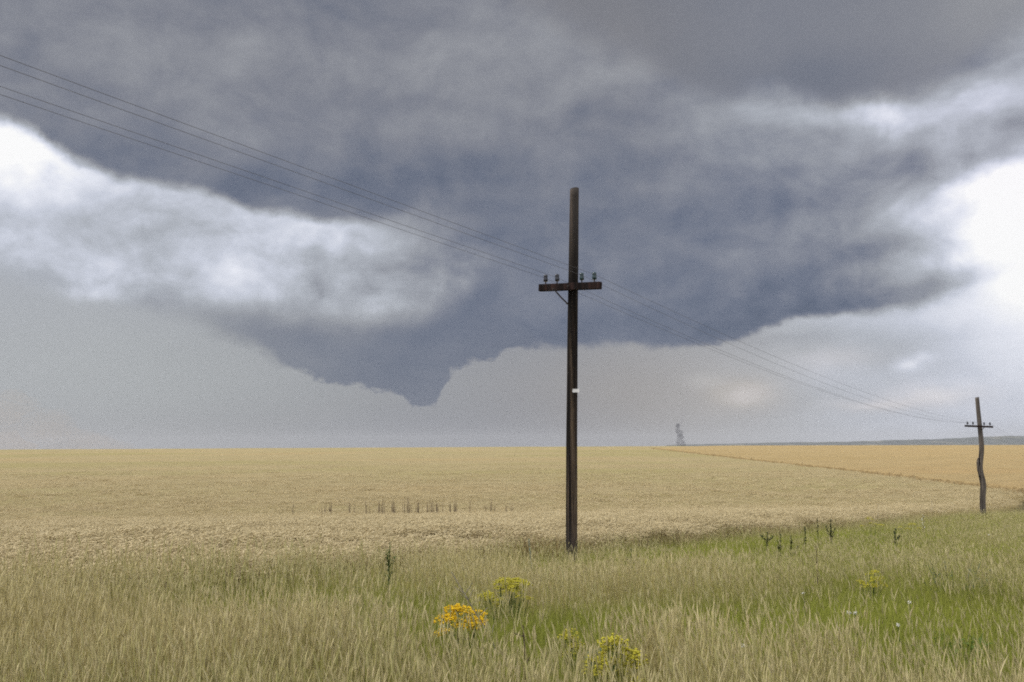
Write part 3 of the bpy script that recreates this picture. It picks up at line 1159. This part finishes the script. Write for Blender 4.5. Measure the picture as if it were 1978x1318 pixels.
# --- weathered creosoted wood: long grain, splits, grey bleaching near the top and the foot
def wood_material(name, dark, mid_, light, grey, z0, z1):
    m, nt = mat(name)
    k = N(nt)
    tcn = k.new('ShaderNodeTexCoord').outputs['Object']
    grain = k.noise(tcn, 13, 6, .72, (1, 1, .03), .3)
    splits = k.noise(tcn, 9, 3, .5, (1, 1, .03))
    blot = k.noise(tcn, 1.6, 4, .6, (1, 1, .35))
    c = k.ramp(grain, [(.34, dark), (.50, mid_), (.66, light)])
    c = k.mix(c, k.ramp(splits, [(.42, (.15, .15, .15)), (.50, (1, 1, 1)), (.7, (1.3, 1.3, 1.3))]), .9, 'MULTIPLY')
    sp = k.new('ShaderNodeSeparateXYZ')
    k.link(tcn, sp.inputs[0])
    mr = k.new('ShaderNodeMapRange', interpolation_type='SMOOTHSTEP')
    k.link(k.math('ADD', sp.outputs[2], k.math('MULTIPLY', blot, 1.6)), mr.inputs[0])
    mr.inputs[1].default_value, mr.inputs[2].default_value = z1 + .6, z1 + 2.6
    ft = k.new('ShaderNodeMapRange', interpolation_type='SMOOTHSTEP')
    k.link(k.math('ADD', sp.outputs[2], k.math('MULTIPLY', blot, 1.2)), ft.inputs[0])
    ft.inputs[1].default_value, ft.inputs[2].default_value = z0 + 1.9, z0 + .6
    ft.inputs[3].default_value, ft.inputs[4].default_value = 0, .75
    worn = k.math('MAXIMUM', mr.outputs[0], ft.outputs[0])
    c = k.mix(c, k.mix(grey, c, .35), k.math('MULTIPLY', worn, .5))
    h = k.math('ADD', grain, k.math('MULTIPLY', splits, 1.5))
    k.principled(c, .88, k.bump(h, .7, .02), .15)
    return m


m_wood1 = wood_material('creosoted_pole_wood', (.005, .004, .004), (.024, .0165, .012), (.105, .075, .050), (.115, .098, .088), 0.0, 5.0)
m_wood2 = wood_material('grey_weathered_pole_wood', (.030, .025, .022), (.080, .066, .056), (.16, .135, .115), (.20, .175, .155), 0.0, 3.5)
m_arm = wood_material('dark_red_crossarm_wood', (.006, .004, .004), (.016, .008, .007), (.034, .017, .013), (.03, .02, .02), -9, 9)
m_iron = simple_mat('rusty_black_iron', (.012, .011, .012), (.035, .026, .022), 30, .6)
m_teal = simple_mat('dark_teal_glass', (.006, .022, .026), (.010, .034, .038), 20, .15, spec=.5)
m_navy = simple_mat('dark_navy_porcelain', (.006, .007, .014), (.012, .013, .022), 20, .25, spec=.5)
m_tag = simple_mat('white_enamel_plate', (.62, .60, .58), (.75, .73, .72), 15, .5)
m_wire = simple_mat('dull_steel_wire', (.09, .085, .088), (.13, .125, .128), 3, .6)


def log_part(name, pts, material, parent, sides=22, seed=1, rough=1.0):
    """tapered trunk with shallow splits; pts = (x, y, z, radius) in the pole's own frame"""
    r = random.Random(seed)
    pts = np.array(pts, float)
    zz = np.linspace(0, 1, 64)
    tpar = np.linspace(0, 1, len(pts))
    L = np.r_[0, np.cumsum(np.linalg.norm(np.diff(pts[:, :3], axis=0), axis=1))]
    L = L / L[-1]
    path = np.stack([np.interp(zz, L, pts[:, i]) for i in range(4)], 1)
    ker = np.array([1, 2, 3, 2, 1]) / 9
    sm = path.copy()
    for i in range(4):
        sm[2:-2, i] = np.convolve(path[:, i], ker, 'valid')
    ph = [r.uniform(0, 6.28) for _ in range(8)]
    cr_ = [(r.uniform(0, 6.28), r.uniform(0, .6), r.uniform(.25, .5)) for _ in range(7)]
    V, F = [], []
    for i, (x, y, z, rad) in enumerate(sm):
        t = zz[i]
        for j in range(sides):
            a = 2 * math.pi * j / sides
            rr = rad * (1 + rough * (.025 * math.sin(3 * a + ph[0] + 2 * t) + .02 * math.sin(5 * a + ph[1] - 5 * t) + .012 * math.sin(23 * t + ph[2] + a)))
            for ca, t0, ln in cr_:
                da = abs((a - ca - .25 * math.sin(9 * t + ca) + math.pi) % (2 * math.pi) - math.pi)
                if t0 < t < t0 + ln and da < .16:
                    rr -= rad * .10 * rough * (1 - da / .16)
            V.append((x + rr * math.cos(a), y + rr * math.sin(a), z + (.02 * math.cos(a + 1) if i == len(sm) - 1 else 0)))
    for i in range(len(sm) - 1):
        for j in range(sides):
            a, b = i * sides + j, i * sides + (j + 1) % sides
            F.append((a, b, b + sides, a + sides))
    F.append(tuple((len(sm) - 1) * sides + j for j in range(sides)))
    F.append(tuple(reversed(range(sides))))
    return mesh_obj(name, V, F, material, parent, smooth=True)


ARM = Vector((LDIR.y, -LDIR.x, -.055)).normalized()          # along the crossarm, towards the near right end
TOWARD = Vector((-LDIR.x, -LDIR.y, 0))      # along the line, towards the near side


def insulator(parent, c, material, h=.125, r=.040):
    """pin, petticoat, groove and crown"""
    s = Shape().lathe(c + Vector((0, 0, .045)), [(r * .72, 0), (r * .98, .004), (r, h * .30), (r * .95, h * .46), (r * .84, h * .54), (r * .84, h * .66), (r * .92, h * .74), (r * .9, h * .92), (r * .55, h)], 14)
    o = s.build('insulator', material, parent, True)
    Shape().tube([c + Vector((0, 0, -.09)), c + Vector((0, 0, .06))], .011, 8).build('pin', m_iron, o)
    return c + Vector((0, 0, .045 + h * .60))


# ------------------------------------------------------------------ near pole
root1 = tag(empty('utility_pole', (P1.x, P1.y, float(ground_h(P1.x, P1.y)))), 'tall dark wooden telegraph pole standing in the grass in the middle', 'utility pole')
B1 = Vector(root1.location)
px_m = P1.y / FPX


def rel(px, py, base, depth):
    return cam_depth(px, py, depth) - base


pp = []
for a_, b_, w_ in ((1109.5, 366, 17.5), (1108.5, 450, 18.5), (1106.8, 560, 19.5), (1105.4, 700, 20.5), (1104.4, 850, 21.5), (1103.8, 1000, 22), (1104.2, 1112, 21.5)):
    q_ = rel(a_, b_, B1, P1.y)
    pp.append((q_.x, q_.y, q_.z, w_ * px_m * .5))
pp = pp[::-1]
pp[0] = (pp[0][0], pp[0][1], -.35, pp[0][3])
log_part('shaft', pp, m_wood1, root1, seed=4)
c1 = rel(1103.8, 555, B1, P1.y - .1)
ARM_T = .062
arm_c = Vector((c1.x, c1.y, c1.z)) + TOWARD * .06
half = (1160 - 1047) / 2 * px_m / ARM.x
UPA = TOWARD.cross(ARM) if TOWARD.cross(ARM).z > 0 else ARM.cross(TOWARD)
Shape().box(arm_c, ARM, TOWARD, UPA, half, .05, ARM_T, .14).build('crossarm', m_arm, root1)
att1 = []
for off, mt_ in ((-45.5, m_navy), (-23.5, m_navy), (22.5, m_teal), (45.5, m_teal)):
    att1.append(B1 + insulator(root1, arm_c + ARM * (off * px_m / ARM.x) + Vector((0, 0, ARM_T)), mt_))
s = Shape()
b0 = arm_c + ARM * (-27 * px_m / ARM.x) + TOWARD * .058 + Vector((0, 0, -ARM_T * .6))
q_ = rel(1101, 588, B1, P1.y)
b1 = Vector((q_.x, q_.y, q_.z)) + TOWARD * .085
s.tube([b0, b0.lerp(b1, .5) + Vector((0, 0, -.012)), b1], .013, 6)
s.build('brace', m_iron, root1)
for p_ in (b0 + TOWARD * .01, b1 + TOWARD * .01, arm_c + TOWARD * .055):
    Shape().tube([p_, p_ + TOWARD * .018], .017, 6).build('bolt', m_iron, root1)
q_ = rel(1110.5, 755.5, B1, P1.y)
side = Vector((ARM.x * .55 + TOWARD.x, ARM.y * .55 + TOWARD.y, 0)).normalized()
tc_ = Vector((q_.x, q_.y, q_.z)) - Vector((5 * px_m, 0, 0))
tang = Vector((1, .12, 0)).normalized()
ps_ = Vector((.12, -1, 0)).normalized()
Shape().box(tc_ + Vector((.045, 0, 0)) + ps_ * .094, tang, ps_, (0, 0, 1), .058, .003, .030).build('number_plate', m_tag, root1)
q_ = rel(1110.5, 380, B1, P1.y)
Shape().tube([Vector((q_.x, q_.y, q_.z)) + Vector((0, -.06, 0)), Vector((q_.x, q_.y, q_.z)) + Vector((.0, -.082, 0))], .014, 8).build('bolt_hole', m_iron, root1)

# ------------------------------------------------------------------ second, crooked pole
root2 = tag(empty('utility_pole', (P2.x, P2.y, float(ground_h(P2.x, P2.y)))), 'crooked grey wooden telegraph pole farther away near the right edge', 'utility pole')
B2 = Vector(root2.location)
px_2 = P2.y / FPX
pp = []
for a_, b_, w_ in ((1887.3, 768, 7.2), (1889.6, 795, 7.6), (1892.6, 824, 8.2), (1894.9, 846, 8.6), (1896.2, 867, 8.8), (1895.4, 880, 8.8), (1893.4, 895, 9.2), (1893.4, 910, 9.6), (1897.0, 924, 10.8), (1899.4, 937, 11.0), (1898, 963, 10.4), (1898.3, 1004, 10.8)):
    q_ = rel(a_, b_, B2, P2.y)
    pp.append((q_.x, q_.y, q_.z, w_ * px_2 * .5))
pp = pp[::-1]
pp[0] = (pp[0][0], pp[0][1], -.4, pp[0][3])
log_part('shaft', pp, m_wood2, root2, seed=9, rough=1.6)
q0, q1 = rel(1888.8, 885, B2, P2.y), rel(1889.6, 911, B2, P2.y)
Shape().tube([q0 + Vector((.01, -.03, 0)), q0.lerp(q1, .3) + Vector((-.03, -.04, 0)), q1], [.04, .075, .06], 7).build('splint', m_wood2, root2)
c2 = rel(1892.2, 824, B2, P2.y - .15)
arm_c2 = Vector((c2.x, c2.y, c2.z)) + TOWARD * .08 - ARM * .03
half2 = 41.5 / 2 * px_2 / ARM.x
Shape().box(arm_c2, ARM, TOWARD, UPA, half2, .05, .052, .14).build('crossarm', m_arm, root2)
att2 = []
for off in (-16.5, -8.3, 8.0, 16.5):
    att2.append(B2 + insulator(root2, arm_c2 + ARM * (off * px_2 / ARM.x) + Vector((0, 0, .052)), m_navy, .14, .045))
b0 = arm_c2 + ARM * .30 + TOWARD * .055 + Vector((0, 0, -.03))
q_ = rel(1895.5, 832, B2, P2.y)
Shape().tube([b0, q_ + TOWARD * .12], .016, 6).build('brace', m_iron, root2)

# ------------------------------------------------------------------ four line wires
names = ('leftmost', 'second', 'third', 'rightmost')
for i in range(4):
    A, B = att1[i], att2[i]
    Z0, Z3 = 2 * A - B, 2 * B - A
    pts = []
    for U, W, sag in ((Z0, A, .05), (A, B, (.62, .66, .64, .54)[i]), (B, Z3, .5)):
        for j in range(24):
            t = j / 24
            p = U.lerp(W, t)
            p.z -= 4 * sag * t * (1 - t)
            pts.append(p + ARM * (.028 if i > 1 else -.028))
    pts.append(Z3)
    o = Shape().tube([tuple(p) for p in pts], .0027, 5).build('overhead_wire', m_wire, None, True)
    tag(o, 'thin wire strung past the %s insulator of each pole' % names[i], 'wire', 'telegraph wires between the poles')


# ================================================================== single plants
def frange(a, b):
    return random.uniform(a, b)


m_leaf = simple_mat('weed_green', (.05, .085, .022), (.10, .14, .04), 6, .7, .3)
m_dark = simple_mat('weed_dark_green', (.022, .035, .014), (.05, .065, .026), 6, .7, .2)
m_blue = simple_mat('weed_blue_green', (.075, .12, .085), (.13, .18, .13), 6, .7, .3)
m_lush = simple_mat('lush_leaf_green', (.07, .13, .025), (.13, .20, .04), 6, .65, .35)
m_sage = simple_mat('sage_grey_green', (.16, .20, .16), (.25, .29, .235), 6, .8, .2)
m_deadm = simple_mat('dead_brown_stalk', (.05, .037, .024), (.11, .08, .05), 10, .9)
m_ashy = simple_mat('ashy_dry_stalk', (.17, .15, .12), (.28, .245, .20), 10, .9)
m_yellow = simple_mat('yellow_green_flowers', (.40, .37, .03), (.56, .50, .06), 30, .7, .25)
m_orange = simple_mat('orange_yellow_flowers', (.66, .42, .010), (.80, .56, .02), 30, .7, .25)
m_white = simple_mat('white_flowers', (.56, .55, .48), (.74, .72, .64), 30, .7, .2)


_umbels = {}


def umbel_mesh(m_):
    L_ = _umbels.setdefault(m_.name, [])
    if len(L_) < 4:
        fl = Shape()
        for _ in range(30):
            y_, rr = frange(0, 6.283), .065 * math.sqrt(frange(0, 1))
            fl.bead((math.cos(y_) * rr, math.sin(y_) * rr, .03 - rr * rr * 5 + frange(-.014, .014)), frange(.006, .011), .7)
        me = bpy.data.meshes.new('flower_head')
        me.from_pydata(fl.v, [], fl.f)
        me.materials.append(m_)
        L_.append(me)
        return me
    return random.choice(L_)


def stand(px, py, H, D):
    """foot and height of a plant whose tip was surveyed; D is its distance when known"""
    if D is None:
        return surf_hit(px, py, H), H
    p = cam_depth(px, py, D)
    g = float(ground_h(p.x, p.y))
    return Vector((p.x, p.y, g)), max(.25, p.z - g)


def umbel_clump(name, px, py, width_px, H, flowers, label, n=26, group=None, leaf=None, D=None):
    c, H = stand(px, py, H, D)
    W = width_px * c.y / FPX
    r = tag(empty(name, c), label, 'flower', group)
    st, lf, heads = Shape(), Shape(), []
    for i in range(n):
        a, rad = frange(0, 6.283), math.sqrt(frange(0, 1))
        hx_, hy_ = math.cos(a) * rad * W * .5, math.sin(a) * rad * W * .36
        z = H * (1.02 - .28 * rad * rad - frange(0, .16))
        p0 = Vector((hx_ * .3, hy_ * .3, -.02))
        p1 = Vector((hx_ * .75, hy_ * .75, z * .6))
        p2 = Vector((hx_, hy_, z))
        st.tube([p0, p1, p2], [.004, .0035, .0025], 4)
        for _ in range(5):
            t = frange(.15, .8)
            b = p0.lerp(p1, t / .6) if t < .6 else p1.lerp(p2, (t - .6) / .4)
            y_ = frange(0, 6.283)
            lf.leaf(b, (math.cos(y_), math.sin(y_), .6), frange(.06, .15), frange(.006, .016), .4)
        heads.append((p2, frange(.75, 1.35)))
    st.build('stems', m_leaf, r)
    lf.build('leaves', leaf or m_leaf, r)['kind'] = 'stuff'
    for p2, k2 in heads:
        o = bpy.data.objects.new('flower_head', umbel_mesh(flowers))
        col.objects.link(o)
        o.parent = r
        o.location = p2
        o.rotation_euler = (frange(-.2, .2), frange(-.2, .2), frange(0, 6.283))
        o.scale = (k2, k2, k2)
        o['kind'] = 'stuff'
    return r


def spire(name, px, py, H, label, leafm, lean=0.0, leaves=40, ll=(.05, .11), lw=.02, cat='weed', branches=0, buds=None, up_=.9, spread=.25, stem=None, group=None, D=None):
    c, H = stand(px, py, H, D)
    r = tag(empty(name, c), label, cat, group)
    st, lf, bd = Shape(), Shape(), Shape()
    axes = [([Vector((0, 0, -.02)), Vector((lean * H * .35, 0, H * .5)), Vector((lean * H, 0, H))], 1.0)]
    for i in range(branches):
        t = frange(.3, .8)
        y_ = frange(0, 6.283)
        b = axes[0][0][0].lerp(axes[0][0][2], t)
        L_ = H * (1.0 - t) * frange(.6, 1.0)
        e = b + Vector((math.cos(y_) * spread * H, math.sin(y_) * spread * H * .7, L_ * .8))
        axes.append(([b, b.lerp(e, .5) + Vector((0, 0, -.02)), e], .6))
    for ax, k_ in axes:
        st.tube(ax, [.007 * k_, .005 * k_, .003 * k_], 5)
        for _ in range(int(leaves * k_)):
            t = frange(.15, 1.0)
            b = ax[0].lerp(ax[1], t * 2) if t < .5 else ax[1].lerp(ax[2], t * 2 - 1)
            y_ = frange(0, 6.283)
            lf.leaf(b, (math.cos(y_), math.sin(y_), up_), frange(*ll) * (1.25 - .6 * t), lw, .25)
        if buds:
            for _ in range(int(9 * k_)):
                t = frange(.6, 1.0)
                b = ax[1].lerp(ax[2], t * 2 - 1)
                bd.bead(b + Vector((frange(-.02, .02), frange(-.02, .02), .01)), frange(.008, .017), 1.2)
    st.build('stem', stem or leafm, r)
    lf.build('leaves', leafm, r)['kind'] = 'stuff'
    if buds:
        bd.build('seed_heads', buds, r)['kind'] = 'stuff'
    return r


def bare_stalk(name, px, py, H, label, m_, lean=0.0, r0=.006, twigs=0, heads=0, headm=None, group=None, leany=0.0, cat='dead stalk', D=None):
    c, H = stand(px, py, H, D)
    # the tip is what was surveyed, so the foot stands back along the lean
    c = Vector((c.x - lean * H, c.y - leany * H, 0))
    c.z = float(ground_h(c.x, c.y))
    r = tag(empty(name, c), label, cat, group)
    st = Shape()
    top = Vector((lean * H, leany * H, H))
    m1 = Vector((lean * H * .4, leany * H * .4, H * .5))
    st.tube([Vector((0, 0, -.02)), m1, top], [r0, r0 * .8, r0 * .45], 5)
    st.build('stalk', m_, r)
    if twigs:
        tw = Shape()
        for _ in range(twigs):
            t = frange(.5, .95)
            b = m1.lerp(top, t * 2 - 1)
            y_ = frange(0, 6.283)
            tw.tube([b, b + Vector((math.cos(y_) * .07, math.sin(y_) * .07, frange(.02, .1)))], [r0 * .5, r0 * .3], 4)
        tw.build('twigs', m_, r)['kind'] = 'stuff'
    if heads:
        hd = Shape()
        for i in range(heads):
            b = m1.lerp(top, 1 - .9 * i / max(heads, 1))
            hd.bead(b + Vector((frange(-.035, .035), frange(-.02, .02), frange(-.01, .03))), frange(.012, .02), 1.1)
        hd.build('seed_heads', headm or m_, r)['kind'] = 'stuff'
    return r


def leafy(name, px, py, R_, H, leafm, label, n=120, ll=(.05, .12), lw=.035, cat='plant', D=None):
    c, H = stand(px, py, H, D)
    r = tag(empty(name, c), label, cat)
    st, lf = Shape(), Shape()
    for i in range(max(6, n // 10)):
        a, rad = frange(0, 6.283), math.sqrt(frange(0, 1))
        e = Vector((math.cos(a) * rad * R_, math.sin(a) * rad * R_, H * frange(.55, 1.05) * (1 - .3 * rad)))
        st.tube([Vector((e.x * .3, e.y * .3, -.02)), e], [.005, .003], 4)
        for _ in range(10):
            b = Vector((e.x * .3, e.y * .3, 0)).lerp(e, frange(.3, 1.0))
            y_ = frange(0, 6.283)
            lf.leaf(b, (math.cos(y_), math.sin(y_), frange(-.1, .8)), frange(*ll), lw * frange(.6, 1.2), .35)
    st.build('stems', leafm, r)
    lf.build('leaves', leafm, r)['kind'] = 'stuff'
    return r


# flowering clumps
umbel_clump('flower_clump', 888, 1174, 84, .55, m_orange, 'compact clump of orange-yellow flowers, the brightest in the grass', 24)
umbel_clump('flower_clump', 985, 1122, 112, .58, m_yellow, 'wide yellow flower clump behind the orange one, left of the pole', 30)
umbel_clump('flower_clump', 940, 1150, 60, .45, m_yellow, 'thin yellow-green flowers just behind the orange clump', 8)
umbel_clump('flower_clump', 1100, 1220, 32, .50, m_yellow, 'small pale yellow flower clump below the foot of the pole', 8)
umbel_clump('flower_clump', 1192, 1232, 96, .66, m_yellow, 'large yellow-green flower clump at the bottom, right of the pole', 24)
umbel_clump('flower_clump', 385, 1306, 60, .45, m_yellow, 'yellow flowers cut by the bottom edge at the left', 10)
umbel_clump('flower_clump', 1680, 1104, 44, .50, m_yellow, 'hazy yellow-green flower clump in the middle of the right verge', 8)
# tall weeds
spire('tall_weed', 750, 1048, .98, 'tall lone green weed rising against the wheat, left of the flowers', m_leaf, .02, 46, (.04, .09), .012, branches=4, spread=.10, D=11.2)
spire('sage_plant', 1031, 1040, 1.0, 'slender grey-green spike leaning left of the pole foot', m_sage, -.08, 60, (.03, .07), .016, up_=1.6, D=12.8)
bare_stalk('dead_stalk', 872, 1099, .95, 'ashy branching stalk leaning left above the yellow flowers', m_ashy, -.50, .006, 8)
bare_stalk('dead_stalk', 1010, 1208, .72, 'thin black stalk standing upright at the bottom, left of the pole', m_deadm, -.06, .010, 2)
bare_stalk('dead_stalk', 893, 1273, .42, 'short black twig near the bottom edge below the orange flowers', m_deadm, -.12, .010, 1)
spire('leafy_weed', 1553, 1018, .78, 'dark leafy weed on the skyline of the verge, left of three', m_dark, .03, 46, (.04, .09), .03, buds=m_dark, D=20.5)
spire('leafy_weed', 1579, 1002, 1.0, 'tallest and thinnest of three dark weeds on the verge skyline', m_dark, .0, 34, (.03, .07), .022, buds=m_dark, D=22)
spire('leafy_weed', 1603, 1004, .95, 'bushy dark green weed on the verge skyline, right of three', m_dark, .02, 60, (.04, .10), .026, branches=3, spread=.12, D=22)
for a_, b_, w_ in ((1480, 1030, 'leftmost'), (1505, 1034, 'second'), (1527, 1036, 'third')):
    spire('leafy_weed', a_, b_, .65, 'low dark green weed at the wheat edge, %s of a small row' % w_, m_dark, frange(-.05, .05), 40, (.04, .1), .028, branches=2, spread=.2, D=19)
bare_stalk('dead_stalk', 1577, 1056, .72, 'dark reddish stalk below the three dark skyline weeds', m_deadm, 0, .008, 2)
bare_stalk('seed_stalk', 1783, 996, 1.05, 'dark stalk with pale tufted seed heads near the crooked pole', m_deadm, .0, .007, 3, 9, m_white, cat='weed', D=27)
spire('leafy_weed', 1724, 1022, .72, 'dotted dark seed weed between the skyline weeds and crooked pole', m_dark, .10, 18, (.03, .06), .02, branches=3, spread=.16, buds=m_dark, D=19)
bare_stalk('dead_stalk', 1696, 973, 1.35, 'faint tall stalk rising into the wheat right of the dark weeds', m_ashy, .03, .006, 4, D=40)
bare_stalk('dead_stalk', 1800, 964, 1.5, 'faintest tallest stalk, left of the crooked pole', m_ashy, .05, .006, 4, D=44)
umbel_clump('flower_clump', 1757, 1007, 40, .75, m_yellow, 'tiny yellow-green umbel plant left of the pale tufted stalk', 5, D=24)
umbel_clump('flower_clump', 1684, 1004, 52, .75, m_yellow, 'small yellow-green umbel plant on the skyline right of the dark weeds', 6, D=24)
spire('leafy_weed', 1215, 1060, .62, 'small dark weed in the pale grass just right of the pole', m_dark, .06, 30, (.04, .08), .02, branches=2, spread=.15)
umbel_clump('flower_clump', 1244, 1076, 26, .52, m_yellow, 'few yellow-green flowers in pale grass right of the pole', 4)
leafy('blue_green_bush', 1840, 1066, .45, .62, m_blue, 'soft blue-green bushy plant on the right verge', 260, (.03, .08), .018)
leafy('lush_clump', 1858, 1212, .42, .42, m_lush, 'lush bright green leafy clump low on the right', 260)
leafy('lush_clump', 1795, 1200, .30, .34, m_lush, 'smaller bright green clump left of the lush one', 130)
leafy('broad_leaf_plant', 1145, 1246, .20, .40, m_blue, 'dark blue-green leaves beside the large yellow flower clump', 90, (.06, .12), .05)
leafy('broad_leaf_plant', 1258, 1262, .14, .36, m_blue, 'small blue-green leaves right of the large yellow flower clump', 50, (.05, .1), .045)
leafy('broad_leaf_plant', 655, 1302, .20, .32, m_lush, 'dark green broad leaves at the bottom left of centre', 80, (.06, .13), .05)
leafy('broad_leaf_plant', 712, 1305, .18, .30, m_lush, 'smaller broad green leaves at the bottom, right of another', 60, (.05, .12), .045)
leafy('green_weed', 1116, 1112, .28, .36, m_leaf, 'fresh green weed at the foot of the near pole', 130, (.04, .1), .018, D=16.6)
leafy('green_weed', 1062, 1100, .30, .42, m_dark, 'dark green weed left of the near pole foot', 130, (.04, .1), .016, D=16.2)
# white flower dots
for i, (a_, b_, w_) in enumerate(((1436, 1248, 'largest white flower, low in the pale straw right of centre'), (1552, 1146, 'white flower dot in green grass mid right'), (1640, 1184, 'left of two white flower dots in the green'),
                                  (1652, 1184, 'right of two white flower dots in the green'), (1735, 1207, 'white flower dot above the lush green clump'), (1600, 1262, 'white flower dot near the bottom right'),
                                  (1912, 1060, 'pale tufted seed head at the right, upper of two'), (1925, 1066, 'pale tufted seed head at the right, lower of two'), (1757, 1164, 'white flower dot below the yellow-green clump'))):
    c = stand(a_, b_, .45, 21.0 if b_ < 1080 else None)[0]
    r_e = tag(empty('white_flower', c), w_, 'flower', 'white flowers dotted over the verge')
    Shape().tube([(0, 0, -.02), (.01, 0, .25), (0, 0, .45)], [.004, .003, .0025], 4).build('stem', m_leaf, r_e)
    fl = Shape()
    for _ in range(16 if i else 30):
        y_, rr = frange(0, 6.283), (.014 if i else .028) * math.sqrt(frange(0, 1))
        fl.bead((math.cos(y_) * rr, math.sin(y_) * rr, .45 + frange(-.010, .010)), frange(.004, .008), .8)
    fl.build('flower_head', m_white, r_e)

# the row of dark dead weeds that shows through the wheat in the hollow
row = []
m_row = simple_mat('brown_row_weeds', (.12, .09, .055), (.20, .15, .095), 10, .9)
for i in range(46):
    a_ = random.triangular(560, 1010, 800)
    b_ = float(np.interp(a_, [560, 800, 1010], [962, 956, 963])) + frange(-1.5, 4)
    row.append((a_, b_))
for a_, b_ in row:
    c, H = stand(a_, b_ + frange(0, 5), 1.2, frange(62, 66))
    s = Shape()
    for _ in range(random.choice((1, 2, 3, 3, 5))):
        ox, oy = frange(-.05, .05), frange(-.05, .05)
        hh = H * frange(.7, 1.0)
        lx = frange(-.06, .06)
        s.tube([(ox, oy, -.02), (ox + lx * .5, oy, hh * .55), (ox + lx, oy, hh)], [.010, .017, .004], 4)
    o = s.build('dead_weed', m_row)
    o.location = c
    tag(o, 'dark dead weed in the row across the wheat hollow', 'weed', 'dead weeds in a row across the wheat')

# ================================================================== dust and haze
def volume_mat(name, color, density, aniso=0.0, absorb=None):
    m, nt = mat(name)
    p = nt.nodes.new('ShaderNodeVolumePrincipled')
    p.inputs['Color'].default_value = (*color, 1)
    p.inputs['Density'].default_value = density
    p.inputs['Anisotropy'].default_value = aniso
    if absorb:
        p.inputs['Absorption Color'].default_value = (*absorb, 1)
    o = nt.nodes.new('ShaderNodeOutputMaterial')
    nt.links.new(p.outputs[0], o.inputs['Volume'])
    m.cycles.homogeneous_volume = True
    return m


def lumpy(name, lumps, material, parent=None):
    """closed billowing body: noisy ellipsoids merged by voxel remesh"""
    bm = bmesh.new()
    for (x_, y_, z_, a_, b_, c_) in lumps:
        M = Matrix.Translation((x_, y_, z_)) @ Matrix.Diagonal((a_, b_, c_, 1))
        r = bmesh.ops.create_icosphere(bm, subdivisions=3, radius=1.0, matrix=M)
        ph = frange(0, 6)
        for v in r['verts']:
            d = Vector(((v.co.x - x_) / a_, (v.co.y - y_) / b_, (v.co.z - z_) / c_))
            f = 1 + .14 * math.sin(5 * d.x + ph) * math.sin(4 * d.z + 2 * ph) + .08 * math.sin(9 * d.z + 6 * d.y + ph)
            v.co = Vector((x_ + d.x * a_ * f, y_ + d.y * b_ * f, z_ + d.z * c_ * f))
    me = bpy.data.meshes.new(name)
    bm.to_mesh(me)
    bm.free()
    me.materials.append(material)
    o = bpy.data.objects.new(name, me)
    col.objects.link(o)
    return o


DD = 1800.0
u_ = DD / FPX
base = cam_depth(1313, 858, DD)
g_ = volume_mat('dark_dust', (.12, .12, .15), .08)
lm = []
for i in range(34):
    t = frange(0, 1)
    wob = 2.2 * math.sin(4 * t + .5)
    rr = (8.0 - 3.0 * t) * frange(.5, .95)
    lm.append(((wob + random.gauss(0, 2.0)) * u_, frange(-6, 6), (-10 + 46 * t) * u_, rr * u_, rr * u_, rr * 1.2 * u_))
dust = lumpy('dust_column', lm, g_)
dust.location = base
tag(dust, 'dark whirling dust column on the horizon right of the pole', 'dust column')
th = Shape()
tp = [(1315, 824), (1318, 806), (1324, 790), (1328, 765), (1325, 742), (1330, 722), (1328, 700)]
th.tube([tuple(cam_depth(a_, b_, DD) - base) for a_, b_ in tp], [2.6 * u_, 2.2 * u_, 1.8 * u_, 1.5 * u_, 1.4 * u_, 1.2 * u_, .8 * u_], 10)
o = th.build('thread', volume_mat('thin_dust', (.34, .34, .40), .030), dust)

DL = 1500.0
u_ = DL / FPX
base = cam_depth(70, 862, DL)
lm = [(0, 0, 8 * u_, 120 * u_, 60, 42 * u_), (-90 * u_, 10, 20 * u_, 130 * u_, 70, 70 * u_), (90 * u_, 0, -4, 90 * u_, 50, 30 * u_), (20 * u_, 0, 38 * u_, 50 * u_, 40, 34 * u_), (-60 * u_, 0, 70 * u_, 55 * u_, 40, 40 * u_)]
o = lumpy('dust_cloud', lm, volume_mat('brown_dust', (.80, .62, .45), .0022))
o.location = base
tag(o, 'brownish dust blowing over the horizon at the far left', 'dust cloud', kind='stuff')

hz = Shape()
hz.box((0, 7300, 70), (1, 0, 0), (0, 1, 0), (0, 0, 1), 14000, 7700, 100)
haze = hz.build('haze', volume_mat('pale_haze', (.70, .71, .74), 6e-5))
tag(haze, 'pale blue-grey haze over the far plain', 'haze', kind='stuff')
